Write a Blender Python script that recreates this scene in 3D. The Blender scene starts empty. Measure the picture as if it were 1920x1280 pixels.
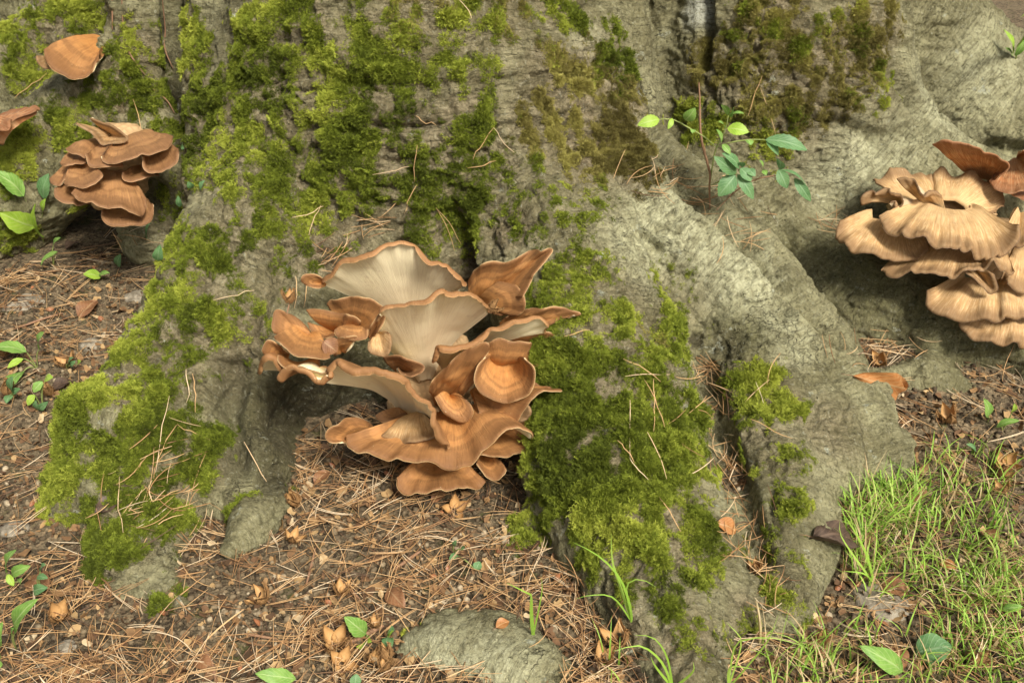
import bpy, bmesh, math, random
import numpy as np
from mathutils import Vector, Matrix
from mathutils.bvhtree import BVHTree

random.seed(7); RNG = np.random.default_rng(11)
SC = bpy.context.scene
COL = SC.collection
R = math.radians

# ------------------------------------------------------------------ camera
CAM = Vector((0.0, 0.0, 1.35)); PITCH = 30.0; TANH = 18.0 / 35.0
cam_data = bpy.data.cameras.new('camera'); cam = bpy.data.objects.new('camera', cam_data); COL.objects.link(cam)
cam_data.sensor_width = 36.0; cam_data.lens = 35.0; cam_data.clip_start = 0.02; cam_data.clip_end = 300
cam.location = CAM; cam.rotation_euler = (R(90 - PITCH), 0, 0)
SC.camera = cam

# ------------------------------------------------------------------ sky, sun, exposure
SUN_EL, SUN_AZ = 46.0, 30.0            # azimuth measured from -Y (behind the camera) towards +X
world = bpy.data.worlds.new('World'); SC.world = world; world.use_nodes = True
wn, wl = world.node_tree.nodes, world.node_tree.links
wn.clear()
w_out = wn.new('ShaderNodeOutputWorld'); w_bg = wn.new('ShaderNodeBackground'); w_sky = wn.new('ShaderNodeTexSky')
w_sky.sky_type = 'NISHITA'; w_sky.sun_disc = False
w_sky.sun_elevation = R(SUN_EL); w_sky.sun_rotation = R(180 - SUN_AZ)
w_sky.air_density = 1.0; w_sky.dust_density = 4.0; w_sky.ozone_density = 0.6
w_hsv = wn.new('ShaderNodeHueSaturation'); w_hsv.inputs['Saturation'].default_value = 0.45   # grey, clouded sky
w_bg.inputs['Strength'].default_value = 0.07
wl.new(w_sky.outputs[0], w_hsv.inputs['Color']); wl.new(w_hsv.outputs[0], w_bg.inputs['Color']); wl.new(w_bg.outputs[0], w_out.inputs['Surface'])
sd = bpy.data.lights.new('sun', 'SUN'); sun = bpy.data.objects.new('sun', sd); COL.objects.link(sun)
sd.energy = 2.8; sd.angle = R(14); sd.color = (1.0, 0.955, 0.88)
_sv = Vector((math.sin(R(SUN_AZ)) * math.cos(R(SUN_EL)), -math.cos(R(SUN_AZ)) * math.cos(R(SUN_EL)), math.sin(R(SUN_EL))))
sun.rotation_euler = _sv.to_track_quat('Z', 'Y').to_euler()
SC.view_settings.view_transform = 'Standard'; SC.view_settings.look = 'None'
SC.view_settings.exposure = 0.92; SC.view_settings.gamma = 1.0; SC.view_settings.use_curve_mapping = False
SC.render.engine = 'CYCLES'
SC.cycles.adaptive_threshold = 0.025; SC.cycles.max_bounces = 5; SC.cycles.diffuse_bounces = 3; SC.cycles.glossy_bounces = 2
SC.cycles.transmission_bounces = 3; SC.cycles.caustics_reflective = False; SC.cycles.caustics_refractive = False

# ------------------------------------------------------------------ helpers: view rays, noise
_fw = np.array([0, math.cos(R(PITCH)), -math.sin(R(PITCH))]); _up = np.array([0, math.sin(R(PITCH)), math.cos(R(PITCH))]); _rt = np.array([1.0, 0, 0])
C0 = np.array(CAM)
def ray(px, py):
    return _rt * ((px - 960) / 960 * TANH) + _up * ((640 - py) / 960 * TANH) + _fw
def P(px, py, Y):
    d = ray(px, py); return C0 + d * (Y / d[1])
def pxsize(p):                       # metres that one photograph pixel spans at a point
    return float(np.dot(np.asarray(p) - C0, _fw)) * 2 * TANH / 1920

def _hash(ix, iy, iz):
    h = (ix * 374761393 + iy * 668265263 + iz * 2147483647 + 12345) & 0xffffffff
    h = ((h ^ (h >> 13)) * 1274126177) & 0xffffffff
    h = ((h ^ (h >> 16)) * 2246822519) & 0xffffffff
    return ((h ^ (h >> 15)) & 0xffffff).astype(np.float32) / 16777215.0
def noise3(p):                       # value noise, -1..1
    p = np.asarray(p, dtype=np.float64); i = np.floor(p).astype(np.int64); f = (p - i); f = f * f * f * (f * (f * 6 - 15) + 10)
    x, y, z = i[:, 0], i[:, 1], i[:, 2]; fx, fy, fz = f[:, 0], f[:, 1], f[:, 2]
    r = 0
    for dx in (0, 1):
        wx = fx if dx else 1 - fx
        for dy in (0, 1):
            wy = fy if dy else 1 - fy
            for dz in (0, 1):
                r = r + wx * wy * (fz if dz else 1 - fz) * _hash(x + dx, y + dy, z + dz)
    return r * 2 - 1
def fbm(p, o=4, g=0.5):
    a, s, t = 1.0, 0, 0
    for k in range(o):
        s = s + a * noise3(p * (2 ** k) + 17.3 * k); t += a; a *= g
    return s / t
def sstep(a, b, x):
    t = np.clip((x - a) / (b - a), 0, 1); return t * t * (3 - 2 * t)

# ------------------------------------------------------------------ helpers: objects
def mesh_obj(name, verts, faces, mat=None, parent=None, smooth=True):
    me = bpy.data.meshes.new(name); me.from_pydata([tuple(v) for v in verts], [], [tuple(f) for f in faces]); me.update()
    if smooth: me.shade_smooth()
    if mat: me.materials.append(mat)
    o = bpy.data.objects.new(name, me); COL.objects.link(o)
    if parent: o.parent = parent
    return o
def mesh_np(name, V, F, mat=None, parent=None, link=True, smooth=True):       # fast: F is (n,4) or (n,3)
    me = bpy.data.meshes.new(name); V = np.asarray(V, np.float32); F = np.asarray(F, np.int32); k = F.shape[1]
    me.vertices.add(len(V)); me.vertices.foreach_set('co', V.ravel())
    me.loops.add(F.size); me.loops.foreach_set('vertex_index', F.ravel())
    me.polygons.add(len(F)); me.polygons.foreach_set('loop_start', np.arange(0, F.size, k, dtype=np.int32))
    me.update(calc_edges=True)
    if smooth: me.shade_smooth()
    if mat: me.materials.append(mat)
    o = bpy.data.objects.new(name, me)
    if link: COL.objects.link(o)
    if parent: o.parent = parent
    return o
def attr(o, name, vals, typ='FLOAT'):
    a = o.data.attributes.new(name, typ, 'POINT')
    a.data.foreach_set('vector' if typ == 'FLOAT_VECTOR' else 'value', np.ascontiguousarray(vals, np.int32 if typ == 'INT' else np.float32).ravel())
def tag(o, label=None, cat=None, group=None, kind=None):
    if label: o['label'] = label
    if cat: o['category'] = cat
    if group: o['group'] = group
    if kind: o['kind'] = kind
    return o
def empty(name, loc=(0, 0, 0)):
    e = bpy.data.objects.new(name, None); COL.objects.link(e); e.location = loc; e.empty_display_size = 0.05
    return e
def under(parent, o):                 # parent o (built in world space) to an Empty that has only a location
    o.parent = parent; o.location = Vector(o.location) - parent.location; return o

# ------------------------------------------------------------------ helpers: materials
class NT:
    def __init__(s, name, rough=0.85, spec=0.25):
        s.m = bpy.data.materials.new(name); s.m.use_nodes = True; s.t = s.m.node_tree; s.n = s.t.nodes; s.l = s.t.links
        s.b = s.n['Principled BSDF']; s.b.inputs['Roughness'].default_value = rough; s.b.inputs['Specular IOR Level'].default_value = spec
    def node(s, typ, **k):
        x = s.n.new(typ)
        for a, v in k.items(): setattr(x, a, v)
        return x
    def set(s, sock, v):
        if hasattr(v, 'links') or isinstance(v, bpy.types.NodeSocket): s.l.new(v, sock)
        else: sock.default_value = v
    def coord(s, which='Object'): return s.node('ShaderNodeTexCoord').outputs[which]
    def geo(s, which): return s.node('ShaderNodeNewGeometry').outputs[which]
    def map(s, v, scale=(1, 1, 1), rot=(0, 0, 0)):
        x = s.node('ShaderNodeMapping'); s.set(x.inputs['Vector'], v); x.inputs['Scale'].default_value = scale; x.inputs['Rotation'].default_value = rot
        return x.outputs[0]
    def noise(s, v, scale, detail=5, rough=0.55, dist=0.0, out='Fac'):
        x = s.node('ShaderNodeTexNoise'); s.set(x.inputs['Vector'], v); x.inputs['Scale'].default_value = scale
        x.inputs['Detail'].default_value = detail; x.inputs['Roughness'].default_value = rough; x.inputs['Distortion'].default_value = dist
        return x.outputs[out]
    def voro(s, v, scale, feature='F1', out='Distance', rand=1.0):
        x = s.node('ShaderNodeTexVoronoi', feature=feature); s.set(x.inputs['Vector'], v); x.inputs['Scale'].default_value = scale; x.inputs['Randomness'].default_value = rand
        return x.outputs[out]
    def attr(s, name, out='Fac', typ='GEOMETRY'):
        x = s.node('ShaderNodeAttribute', attribute_name=name); x.attribute_type = typ; return x.outputs[out]
    def mix(s, f, a, b, typ='MIX'):
        x = s.node('ShaderNodeMix', data_type='RGBA', blend_type=typ); s.set(x.inputs[0], f); s.set(x.inputs[6], a); s.set(x.inputs[7], b)
        return x.outputs[2]
    def math(s, op, a, b=0.0, clamp=False):
        x = s.node('ShaderNodeMath', operation=op); x.use_clamp = clamp; s.set(x.inputs[0], a); s.set(x.inputs[1], b); return x.outputs[0]
    def ramp(s, f, *stops):
        x = s.node('ShaderNodeMapRange'); x.interpolation_type = 'SMOOTHSTEP'; s.set(x.inputs[0], f)
        for i, v in enumerate(stops): x.inputs[1 + i].default_value = v
        return x.outputs[0]
    def color(s, c): s.set(s.b.inputs['Base Color'], c)
    def bump(s, h, strength=0.5, dist=0.01, prev=None):
        x = s.node('ShaderNodeBump'); x.invert = strength < 0; x.inputs['Strength'].default_value = abs(strength); x.inputs['Distance'].default_value = dist
        s.set(x.inputs['Height'], h)
        if prev is not None: s.l.new(prev, x.inputs['Normal'])
        s.l.new(x.outputs[0], s.b.inputs['Normal']); return x.outputs[0]
def rgb(r, g, b): return (r, g, b, 1.0)

# ------------------------------------------------------------------ ground height
MOUNDS = []          # x, y, height, radius
def add_mound(px, py, Y, rad):
    p = P(px, py, Y); MOUNDS.append((p[0], p[1], p[2], rad))
add_mound(1345, 780, 1.86, 0.10); add_mound(1375, 890, 1.66, 0.08); add_mound(1325, 700, 1.97, 0.07)
add_mound(1620, 660, 2.14, 0.13)
def ground_z(x, y):
    x = np.asarray(x, float); y = np.asarray(y, float)
    u = np.clip(y - 1.6, 0, 1.6); z = 0.13 * u * sstep(0, 0.5, u) 
    z = z + 0.03 * sstep(0.5, 1.6, -x) * sstep(1.3, 2.2, y)
    p = np.stack([x, y, 0 * x], -1).reshape(-1, 3)
    amp = np.where((np.abs(x) < 3) & (y < 4), 1.0, 0.6)
    z = z + (0.022 * fbm(p * 3.1, 3) + 0.007 * fbm(p * 17, 3) + 0.0035 * noise3(p * 70)).reshape(x.shape) * amp
    for mx, my, mz, r in MOUNDS:
        w = np.exp(-((x - mx) ** 2 + (y - my) ** 2) / (r * r)); z = z * (1 - w) + np.maximum(z, mz) * w
    return z

# ------------------------------------------------------------------ beech: trunk and roots as one blended volume
PUSH = np.array([0, 0.86, -0.5])
def S(px, py, Y, r):                  # a ridge point seen at px,py: centre lies r behind it
    p = P(px, py, Y) + PUSH * r * 0.95; return (p[0], p[1], p[2], r)
CH = [   # name, label, blend, chain of (x,y,z,r)
 ('trunk', 0.0, [(-.24, 3.0, 1.75, .56), (-.24, 2.93, .95, .57), (-.22, 2.76, .45, .63), (-.2, 2.76, -.15, .68)]),
 ('trunk', .02, [(.80, 3.12, 1.75, .33), (.80, 3.06, .9, .34), (.78, 2.95, .5, .38), (.74, 2.88, 0, .4)]),
 ('trunk', .012, [S(1255, -250, 2.96, .10), S(1256, 0, 2.90, .10), S(1268, 150, 2.80, .10), S(1300, 300, 2.64, .10)]),
 ('trunk', .02, [S(252, -250, 2.86, .08), S(252, -20, 2.80, .085), S(252, 120, 2.74, .10), S(250, 240, 2.68, .13)]),
 ('trunk', .03, [S(440, -200, 2.62, .13), S(432, 0, 2.56, .135), S(430, 170, 2.46, .14), S(425, 330, 2.36, .15)]),
 # root running to the lower left in front
 ('root_a', .07, [S(540, 300, 2.24, .24), S(455, 470, 2.04, .19), S(390, 590, 1.93, .165), S(300, 730, 1.80, .155), S(215, 850, 1.66, .125), S(120, 950, 1.60, .075)]),
 ('root_a', .07, [S(620, 520, 2.02, .15), S(545, 640, 1.92, .14), S(480, 760, 1.82, .13), S(450, 870, 1.69, .10), S(440, 950, 1.62, .06)]),
 ('trunk', .08, [S(730, 540, 2.10, .2), S(700, 680, 1.99, .2), S(660, 830, 1.87, .17)]),
 ('root_a', .03, [S(150, 790, 1.72, .05), S(175, 775, 1.69, .045), S(205, 790, 1.66, .04)]),
 ('root_a', .03, [S(170, 800, 1.69, .05), S(160, 870, 1.63, .05), S(190, 940, 1.57, .05)]),
 ('root_a', .06, [S(290, 900, 1.62, .08), S(240, 1010, 1.505, .085), S(230, 1090, 1.41, .07), S(330, 1170, 1.31, .045)]),
 ('root_a', .02, [S(520, 930, 1.64, .03), S(470, 990, 1.545, .028), S(420, 1040, 1.47, .02)]),
 # mossy root coming straight at the viewer
 ('root_b', .06, [S(960, 300, 2.22, .26), S(1040, 450, 2.03, .20), S(1095, 600, 1.86, .165), S(1120, 750, 1.72, .16), S(1145, 900, 1.56, .15), S(1190, 1050, 1.405, .14), S(1260, 1200, 1.245, .12), S(1310, 1320, 1.12, .09)]),
 ('root_b', .06, [S(1220, 640, 1.89, .10), S(1240, 800, 1.72, .09), S(1270, 950, 1.54, .075), S(1340, 1120, 1.34, .06)]),
 ('root_b', .03, [S(1000, 1000, 1.56, .05), S(960, 1120, 1.42, .05), S(960, 1230, 1.30, .06)]),
 ('root_s', .02, [S(740, 1268, 1.220, .05), S(840, 1256, 1.214, .08), S(930, 1292, 1.18, .085), S(1010, 1320, 1.14, .08)]),
 # smooth grey root to the right
 ('root_c', .08, [S(1130, 300, 2.26, .20), S(1260, 430, 2.13, .18), S(1390, 545, 2.02, .165), S(1510, 680, 1.91, .15), S(1600, 790, 1.80, .12), S(1668, 862, 1.71, .07)]),
 ('root_c', .09, [S(1410, 620, 1.97, .13), S(1445, 760, 1.82, .125), S(1480, 890, 1.64, .115), S(1490, 1040, 1.44, .09), S(1480, 1165, 1.295, .06)]),
 ('root_c', .06, [S(1500, 720, 1.87, .12), S(1560, 830, 1.74, .09), S(1570, 880, 1.68, .06)]),
 # roots behind, to the right
 ('root_d', .04, [S(1370, 300, 2.58, .19), S(1440, 420, 2.47, .18), S(1520, 520, 2.36, .18), S(1640, 580, 2.24, .17), S(1800, 630, 2.15, .16), S(1960, 680, 2.07, .16), S(2150, 740, 1.98, .14)]),
 ('root_e', .10, [S(1500, 60, 2.72, .26), S(1590, 210, 2.62, .24), S(1700, 320, 2.56, .23), S(1850, 410, 2.50, .22), S(2100, 480, 2.4, .2)]),
 ('root_f', .05, [S(1640, -60, 3.0, .25), S(1760, 60, 3.0, .27), S(1880, 180, 2.98, .27), S(2100, 250, 2.9, .25)]),
 ('root_s2', .03, [S(1640, 720, 2.02, .04), S(1760, 720, 2.03, .06), S(1880, 760, 1.99, .05)]),
 # roots behind, to the left
 ('root_g', .08, [S(270, 120, 2.74, .17), S(190, 190, 2.68, .16), S(100, 240, 2.62, .155), S(0, 310, 2.55, .15), S(-150, 390, 2.45, .13)]),
 ('root_g', .05, [S(330, 250, 2.6, .15), S(300, 350, 2.56, .13), S(270, 430, 2.50, .10)]),
 ('root_h', .06, [S(240, -40, 3.1, .22), S(120, 60, 3.08, .2), S(0, 150, 2.98, .19), S(-160, 220, 2.9, .17)]),
 ('root_h', .06, [S(150, -60, 3.4, .3), S(0, -20, 3.5, .3), S(-160, 20, 3.5, .28)]),
 ('root_h', .03, [S(40, 400, 2.60, .08), S(-80, 440, 2.5, .08)]),
]
def chain_d(pts, X, Y_, Z):
    d = None
    for (ax, ay, az, ra), (bx, by, bz, rb) in zip(pts[:-1], pts[1:]):
        vx, vy, vz = bx - ax, by - ay, bz - az; L = vx * vx + vy * vy + vz * vz
        t = np.clip(((X - ax) * vx + (Y_ - ay) * vy + (Z - az) * vz) / L, 0, 1)
        e = np.sqrt((X - ax - t * vx) ** 2 + (Y_ - ay - t * vy) ** 2 + (Z - az - t * vz) ** 2) - (ra + (rb - ra) * t)
        if d is None: d = e
        else:
            h = np.maximum(0.06 - np.abs(d - e), 0) / 0.06; d = np.minimum(d, e) - h * h * 0.06 * 0.25
    return d
HV = 0.012
GX = np.arange(-1.75, 1.75, HV, dtype=np.float32); GY = np.arange(1.05, 3.75, HV, dtype=np.float32); GZ = np.arange(-0.12, 1.32, HV, dtype=np.float32)
def build_field():
    F = np.full((len(GX), len(GY), len(GZ)), 0.5, np.float32)
    for name, k, pts in CH:
        kk = max(k, 0.01); a = np.array(pts); m = a[:, 3].max() + kk + 0.05
        lo = a[:, :3].min(0) - m; hi = a[:, :3].max(0) + m
        sl = []
        for g, l, h in ((GX, lo[0], hi[0]), (GY, lo[1], hi[1]), (GZ, lo[2], hi[2])):
            i0, i1 = np.searchsorted(g, [l, h]); sl.append(slice(int(i0), int(i1)))
        X = GX[sl[0]][:, None, None]; Y_ = GY[sl[1]][None, :, None]; Z = GZ[sl[2]][None, None, :]
        if X.size * Y_.size * Z.size == 0: continue
        d = chain_d(pts, X, Y_, Z); f = F[tuple(sl)]
        h = np.maximum(kk - np.abs(f - d), 0) / kk
        F[tuple(sl)] = np.minimum(f, d) - h * h * kk * 0.25
    return F
def surface_nets(F):
    s = F < 0; nx, ny, nz = F.shape
    cnt = np.zeros((nx - 1, ny - 1, nz - 1), np.int8)
    for i in (0, 1):
        for j in (0, 1):
            for k in (0, 1): cnt += s[i:nx - 1 + i, j:ny - 1 + j, k:nz - 1 + k]
    act = (cnt > 0) & (cnt < 8); idx = np.argwhere(act); ids = np.full(act.shape, -1, np.int32); ids[act] = np.arange(len(idx))
    i, j, k = idx.T; acc = np.zeros((len(idx), 3)); num = np.zeros(len(idx))
    cs = [(a, b, c) for a in (0, 1) for b in (0, 1) for c in (0, 1)]
    for a in cs:
        for ax in range(3):
            if a[ax]: continue
            b = list(a); b[ax] = 1
            fa = F[i + a[0], j + a[1], k + a[2]]; fb = F[i + b[0], j + b[1], k + b[2]]
            m = (fa < 0) != (fb < 0); t = np.where(m, fa / np.where(m, fa - fb, 1), 0)
            q = np.array(a, float)[None, :] + t[:, None] * np.eye(3)[ax][None, :]
            acc += q * m[:, None]; num += m
    V = (idx + acc / num[:, None]) * HV + np.array([GX[0], GY[0], GZ[0]])
    Q = []
    for ax in range(3):
        sl0 = [slice(1, -1)] * 3; sl1 = [slice(1, -1)] * 3; sl0[ax] = slice(0, -1); sl1[ax] = slice(1, None)
        A = s[tuple(sl0)]; B = s[tuple(sl1)]; e = np.argwhere(A != B); inn = A[tuple(e.T)]
        e = e + np.array([0 if q == ax else 1 for q in range(3)])
        u, v = [(1, 2), (2, 0), (0, 1)][ax]
        du = np.eye(3, dtype=int)[u]; dv = np.eye(3, dtype=int)[v]
        c = [ids[tuple((e - x).T)] for x in (du + dv, dv, 0 * du, du)]
        q = np.stack(c, 1); q[~inn] = q[~inn][:, ::-1]
        Q.append(q[(q >= 0).all(1)])
    return V, np.concatenate(Q)
def vnormals(V, F):
    n = np.cross(V[F[:, 2]] - V[F[:, 0]], V[F[:, 3]] - V[F[:, 1]]) if F.shape[1] == 4 else np.cross(V[F[:, 1]] - V[F[:, 0]], V[F[:, 2]] - V[F[:, 0]])
    N = np.zeros_like(V)
    for c in range(F.shape[1]): np.add.at(N, F[:, c], n)
    return N / np.maximum(np.linalg.norm(N, axis=1, keepdims=True), 1e-9)
def subdivide(V, F):                  # linear split of quads, then a light smooth
    e = np.concatenate([np.sort(F[:, [a, (a + 1) % 4]], 1) for a in range(4)]); ue, inv = np.unique(e, axis=0, return_inverse=True); inv = inv.ravel()
    n = len(F); E = [inv[a * n:(a + 1) * n] + len(V) for a in range(4)]
    em = (V[ue[:, 0]] + V[ue[:, 1]]) / 2; fc = V[F].mean(1); c = np.arange(n) + len(V) + len(ue)
    V2 = np.concatenate([V, em, fc])
    F2 = np.concatenate([np.stack([F[:, a], E[a], c, E[(a + 3) % 4]], 1) for a in range(4)])
    return V2, F2
def laplace(V, F, it=1, w=0.5):
    for _ in range(it):
        A = np.zeros_like(V); n = np.zeros(len(V))
        for a in range(4):
            for b in (1, 3): np.add.at(A, F[:, a], V[F[:, (a + b) % 4]]); np.add.at(n, F[:, a], 1)
        V = V * (1 - w) + w * A / np.maximum(n, 1)[:, None]
    return V
TV, TF = surface_nets(build_field())
_c = TV[TF].mean(1); _n = np.cross(TV[TF[:, 2]] - TV[TF[:, 0]], TV[TF[:, 3]] - TV[TF[:, 1]]); _n /= np.linalg.norm(_n, axis=1, keepdims=True) + 1e-9
TF = TF[(_c[:, 1] < 3.45) & (_n[:, 1] < 0.85) & (_c[:, 2] > 0.13 * np.clip(_c[:, 1] - 1.6, 0, 1.6) - 0.07)]     # leave out the buried and the far side
TV = laplace(TV, TF, 2, 0.5)
TV, TF = subdivide(TV, TF); TV = laplace(TV, TF, 1, 0.6)
_used = np.unique(TF); _mp = np.full(len(TV), -1, np.int64); _mp[_used] = np.arange(len(_used)); TV = TV[_used]; TF = _mp[TF]
TN = vnormals(TV, TF)

# ------------------------------------------------------------------ bark relief and the zones of moss, algae and bare bark, with shade painted in
def near_weight(V, patches, bvh, soft=0.55):
    W = np.zeros(len(V))
    for q in patches:
        px, py, r = q[:3]; s = q[3] if len(q) > 3 else 1.0
        d = ray(px, py); h = bvh.ray_cast(CAM, Vector(d).normalized())
        if h[0] is None: continue
        c = np.array(h[0]); rad = r * pxsize(c)
        i = np.where((np.abs(V[:, 0] - c[0]) < rad * 1.3) & (np.abs(V[:, 2] - c[2]) < rad * 1.3))[0]
        dd = np.linalg.norm(V[i] - c, axis=1) / rad
        W[i] = np.maximum(W[i], s * (1 - sstep(soft, 1.25, dd)))
    return W
bvh0 = BVHTree.FromPolygons(TV.tolist(), TF.tolist())
MOSS = [(480,110,110),(560,60,90),(450,250,110),(520,190,90),(610,280,110),(690,220,100),(780,250,90),(740,100,110),(830,70,60,.8),(900,50,70,.8),(1050,10,60),
 (850,330,90),(760,350,90),(690,340,80),(800,420,80),(880,230,80),(930,300,60,.8),(600,390,80,.8),(480,370,100,.75),(560,340,80),(410,320,60),(860,420,60,.8),(520,440,90,.7),(650,430,60,.6),
 (640,150,90),(560,130,80),(900,140,60,.6),(930,400,50,.55),
 (370,110,60),(385,200,60),(350,60,50),(370,290,60,.9),(350,350,50,.8),(330,240,50),(420,180,60),
 (250,100,60),(210,160,70),(170,180,50),(280,180,40),(120,230,55),(50,265,55),(10,300,50),(110,40,80),(60,110,60),(10,50,60,.8),(150,30,60),(190,250,50,.6),(30,340,40,.5),(20,450,60,.8),(330,400,60,.7),(160,370,30,.6),
 (330,480,70,.8),(420,520,80,.65),(380,600,90,.9),(300,620,80),(250,700,90),(330,700,70,.8),(170,800,110),(110,870,90),(260,820,90),(380,860,60),(420,830,50),(210,930,80,.9),(190,1020,90),(260,1000,70),(310,940,70,.9),(180,1120,60,.8),(330,1130,60,.7),(440,600,60,.7),(220,760,60,.9),
 (1080,510,70),(1050,600,80),(1090,700,100),(1200,700,100,.95),(1260,620,60,.75),(1050,790,90),(1150,820,120),(1250,850,90),(1080,890,100),(1180,950,120),(1270,980,80),(1000,900,50,.8),(990,1000,50,.8),(1300,1060,50,.9),(1200,1070,60,.9),(1280,1160,60,.6),(1110,1010,60,.8),(1150,600,60,.8),(1000,700,60),(350,560,80),(300,560,60),(270,640,80),(420,440,70,.8),(360,500,70,.9),(230,700,70),(200,740,70),(960,360,80,.5),(1020,420,70,.5),(870,380,70,.7),(560,470,60,.5),(700,440,90,.6),(1100,360,60,.45),(1180,560,60,.5),(1270,560,60,.35),(1300,760,40,.5),(600,100,90,.7),(680,60,90,.6),(1000,70,70,.5),(1150,120,70,.45),(1320,230,60,.5),(1450,250,60,.5),(1560,60,70,.55),(1640,150,60,.5),(1400,80,60,.55),
 (1440,740,60),(1400,710,50),(1480,760,50,.9),(1420,810,50,.8),(1460,860,50,.8),(1390,830,40,.7),(1480,1100,60,.8),(1440,1000,40,.5),(1350,880,40,.6),(1480,950,40,.6),(1380,1180,50,.6)]
DRY = [(1100,180,110),(1040,150,90),(1150,250,90),(1100,310,70,.8),(1000,230,70,.8),(950,30,60,.8),(1340,130,70,.9),(1450,150,100),(1550,150,90),(1610,90,90),(1450,50,90),(1660,50,60,.8),(1490,230,60,.7),(1180,180,50),(1210,640,50,.5),(780,20,80,.8),(1190,330,50,.8)]
BROWN = [(560,250,120,.6),(620,460,120),(470,640,120,.8),(520,540,80,.6),(1100,250,140),(950,420,80),(880,520,80),(650,330,90,.6),(1450,820,80,.5),(1480,180,150,.8),(520,700,60,.6),(700,90,80,.5),(1560,800,90,.6),(1050,1100,90,.7),(1150,1180,110,.8),(1300,1220,110,.9),(1400,1150,60,.7),(1400,1200,60,.7),(330,830,100,.5),(1250,1050,70,.5),(500,330,60,.6),(880,200,120,.5)]
ALGAE_SHADE = [(600,800,120),(760,860,120),(690,620,120,.9),(900,760,120),(520,860,70,.9),(1620,540,170,.8),(1700,600,120,.7),(1880,660,120,.7),(1500,480,100,.7),(1800,640,120,.5),(560,760,140,.9),(480,800,100,.8),(1390,640,80,.9),(650,700,120,.8),(1480,860,60,.4),(700,820,100),(1000,820,60),(1050,1080,90,.7),(1130,1200,90,.6),(1340,1250,80,.6),(1500,1100,60,.6),(1440,950,50,.5),(80,280,70,.6),(60,160,80,.8),(1300,260,100,.6),(280,350,80,.8)]  # algae; the patches in the hollow and crevices also paint in shade
PALE = [(1250,430,120),(1400,520,110),(1320,480,90),(1600,310,100),(1750,200,120,.8),(1100,100,70,.7),(1200,500,80,.6),(1450,600,70,.7),(1850,130,120,.7),(800,1240,110,.9),(920,1260,110,.8),(1560,330,80,.8),(1180,450,90,.7),(1480,640,70,.6),(1350,440,70,.7),(1680,270,80,.6)]
A_moss = near_weight(TV, MOSS, bvh0); A_dry = near_weight(TV, DRY, bvh0); A_brown = near_weight(TV, BROWN, bvh0, .2)
A_alg_shade = near_weight(TV, ALGAE_SHADE, bvh0, .2); A_pale = near_weight(TV, PALE, bvh0, .2)
# out of view the moss simply goes on in drifts
_far = sstep(0.15, 0.5, fbm(TV * 4, 3)) * (TN[:, 2] > -0.2) * 0.8
_seen = (np.abs((TV - C0) @ _rt) < ((TV - C0) @ _fw) * TANH * 1.03) & (TN[:, 1] < 0.25)
A_moss = np.where(_seen, A_moss, np.maximum(A_moss, _far))
mn = fbm(TV * np.array([11, 11, 8.]), 4, .6); mn2 = fbm(TV * np.array([34, 34, 17.]) + 5, 3, .65)
A_moss = np.maximum(A_moss, .42 * near_weight(TV, [(q[0], q[1], q[2] * 1.5) for q in MOSS], bvh0, .3))
A_moss = A_moss * (1 - .9 * near_weight(TV, [(195,785,34),(160,810,26),(150,860,28),(165,910,26),(310,865,26),(60,975,70),(480,850,70),(500,760,60),(470,720,40),(620,480,40,.6),(560,520,40,.6),(330,1060,60,.6)], bvh0, .6))
FURROWS = [([(322,-10),(324,100),(326,240)],24,.06),([(1192,-10),(1198,100),(1216,170),(1240,270),(1275,330)],22,.05),([(850,410),(876,490),(900,560)],42,.05),([(1310,690),(1345,800),(1390,930),(1425,1050)],34,.04),([(1275,340),(1420,470),(1510,570),(1570,630)],26,.045),([(1690,160),(1760,265),(1925,290)],24,.045),([(1322,-10),(1325,60),(1318,120)],18,.05),([(560,770),(640,810),(700,780)],80,.06),([(205,830),(222,900),(215,965)],16,.03),([(620,150),(760,165),(900,160)],13,.012),([(560,235),(700,240),(830,238)],13,.012),([(1040,130),(1110,150),(1180,140)],10,.01),([(240,690),(330,640),(420,640)],26,.02),([(1480,430),(1460,520),(1470,580)],20,.03),([(1560,230),(1640,260),(1700,250)],20,.025),([(1050,330),(1160,390),(1230,470)],14,.016),([(440,690),(430,790),(450,880)],26,.03)]
A_fur = np.zeros(len(TV)); A_ao = np.zeros(len(TV))
for pl, r_, dp in FURROWS:
    pts_ = []
    for (xa, ya), (xb, yb) in zip(pl[:-1], pl[1:]):
        m_ = max(2, int(math.hypot(xb - xa, yb - ya) / (r_ * .5))); pts_ += [(xa + (xb - xa) * i / m_, ya + (yb - ya) * i / m_, r_) for i in range(m_ + 1)]
    A_fur = np.maximum(A_fur, dp * near_weight(TV, pts_, bvh0, .15))
thick = near_weight(TV, [(1150,850,200),(1080,700,120),(1200,980,120),(190,820,150),(230,980,100),(400,850,70),(1440,750,70)], bvh0, .3)
M_d = np.clip(A_moss * .97 - 0.34 + .25 * thick + 1.2 * mn + 2.1 * mn2, 0, 1) * sstep(.02, .3, A_moss)
D_d = np.clip(A_dry * .95 - 0.36 + 2.2 * mn2 + 1.2 * mn, 0, 1) * sstep(.02, .3, A_dry) * (1 - 0.6 * M_d)
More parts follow.
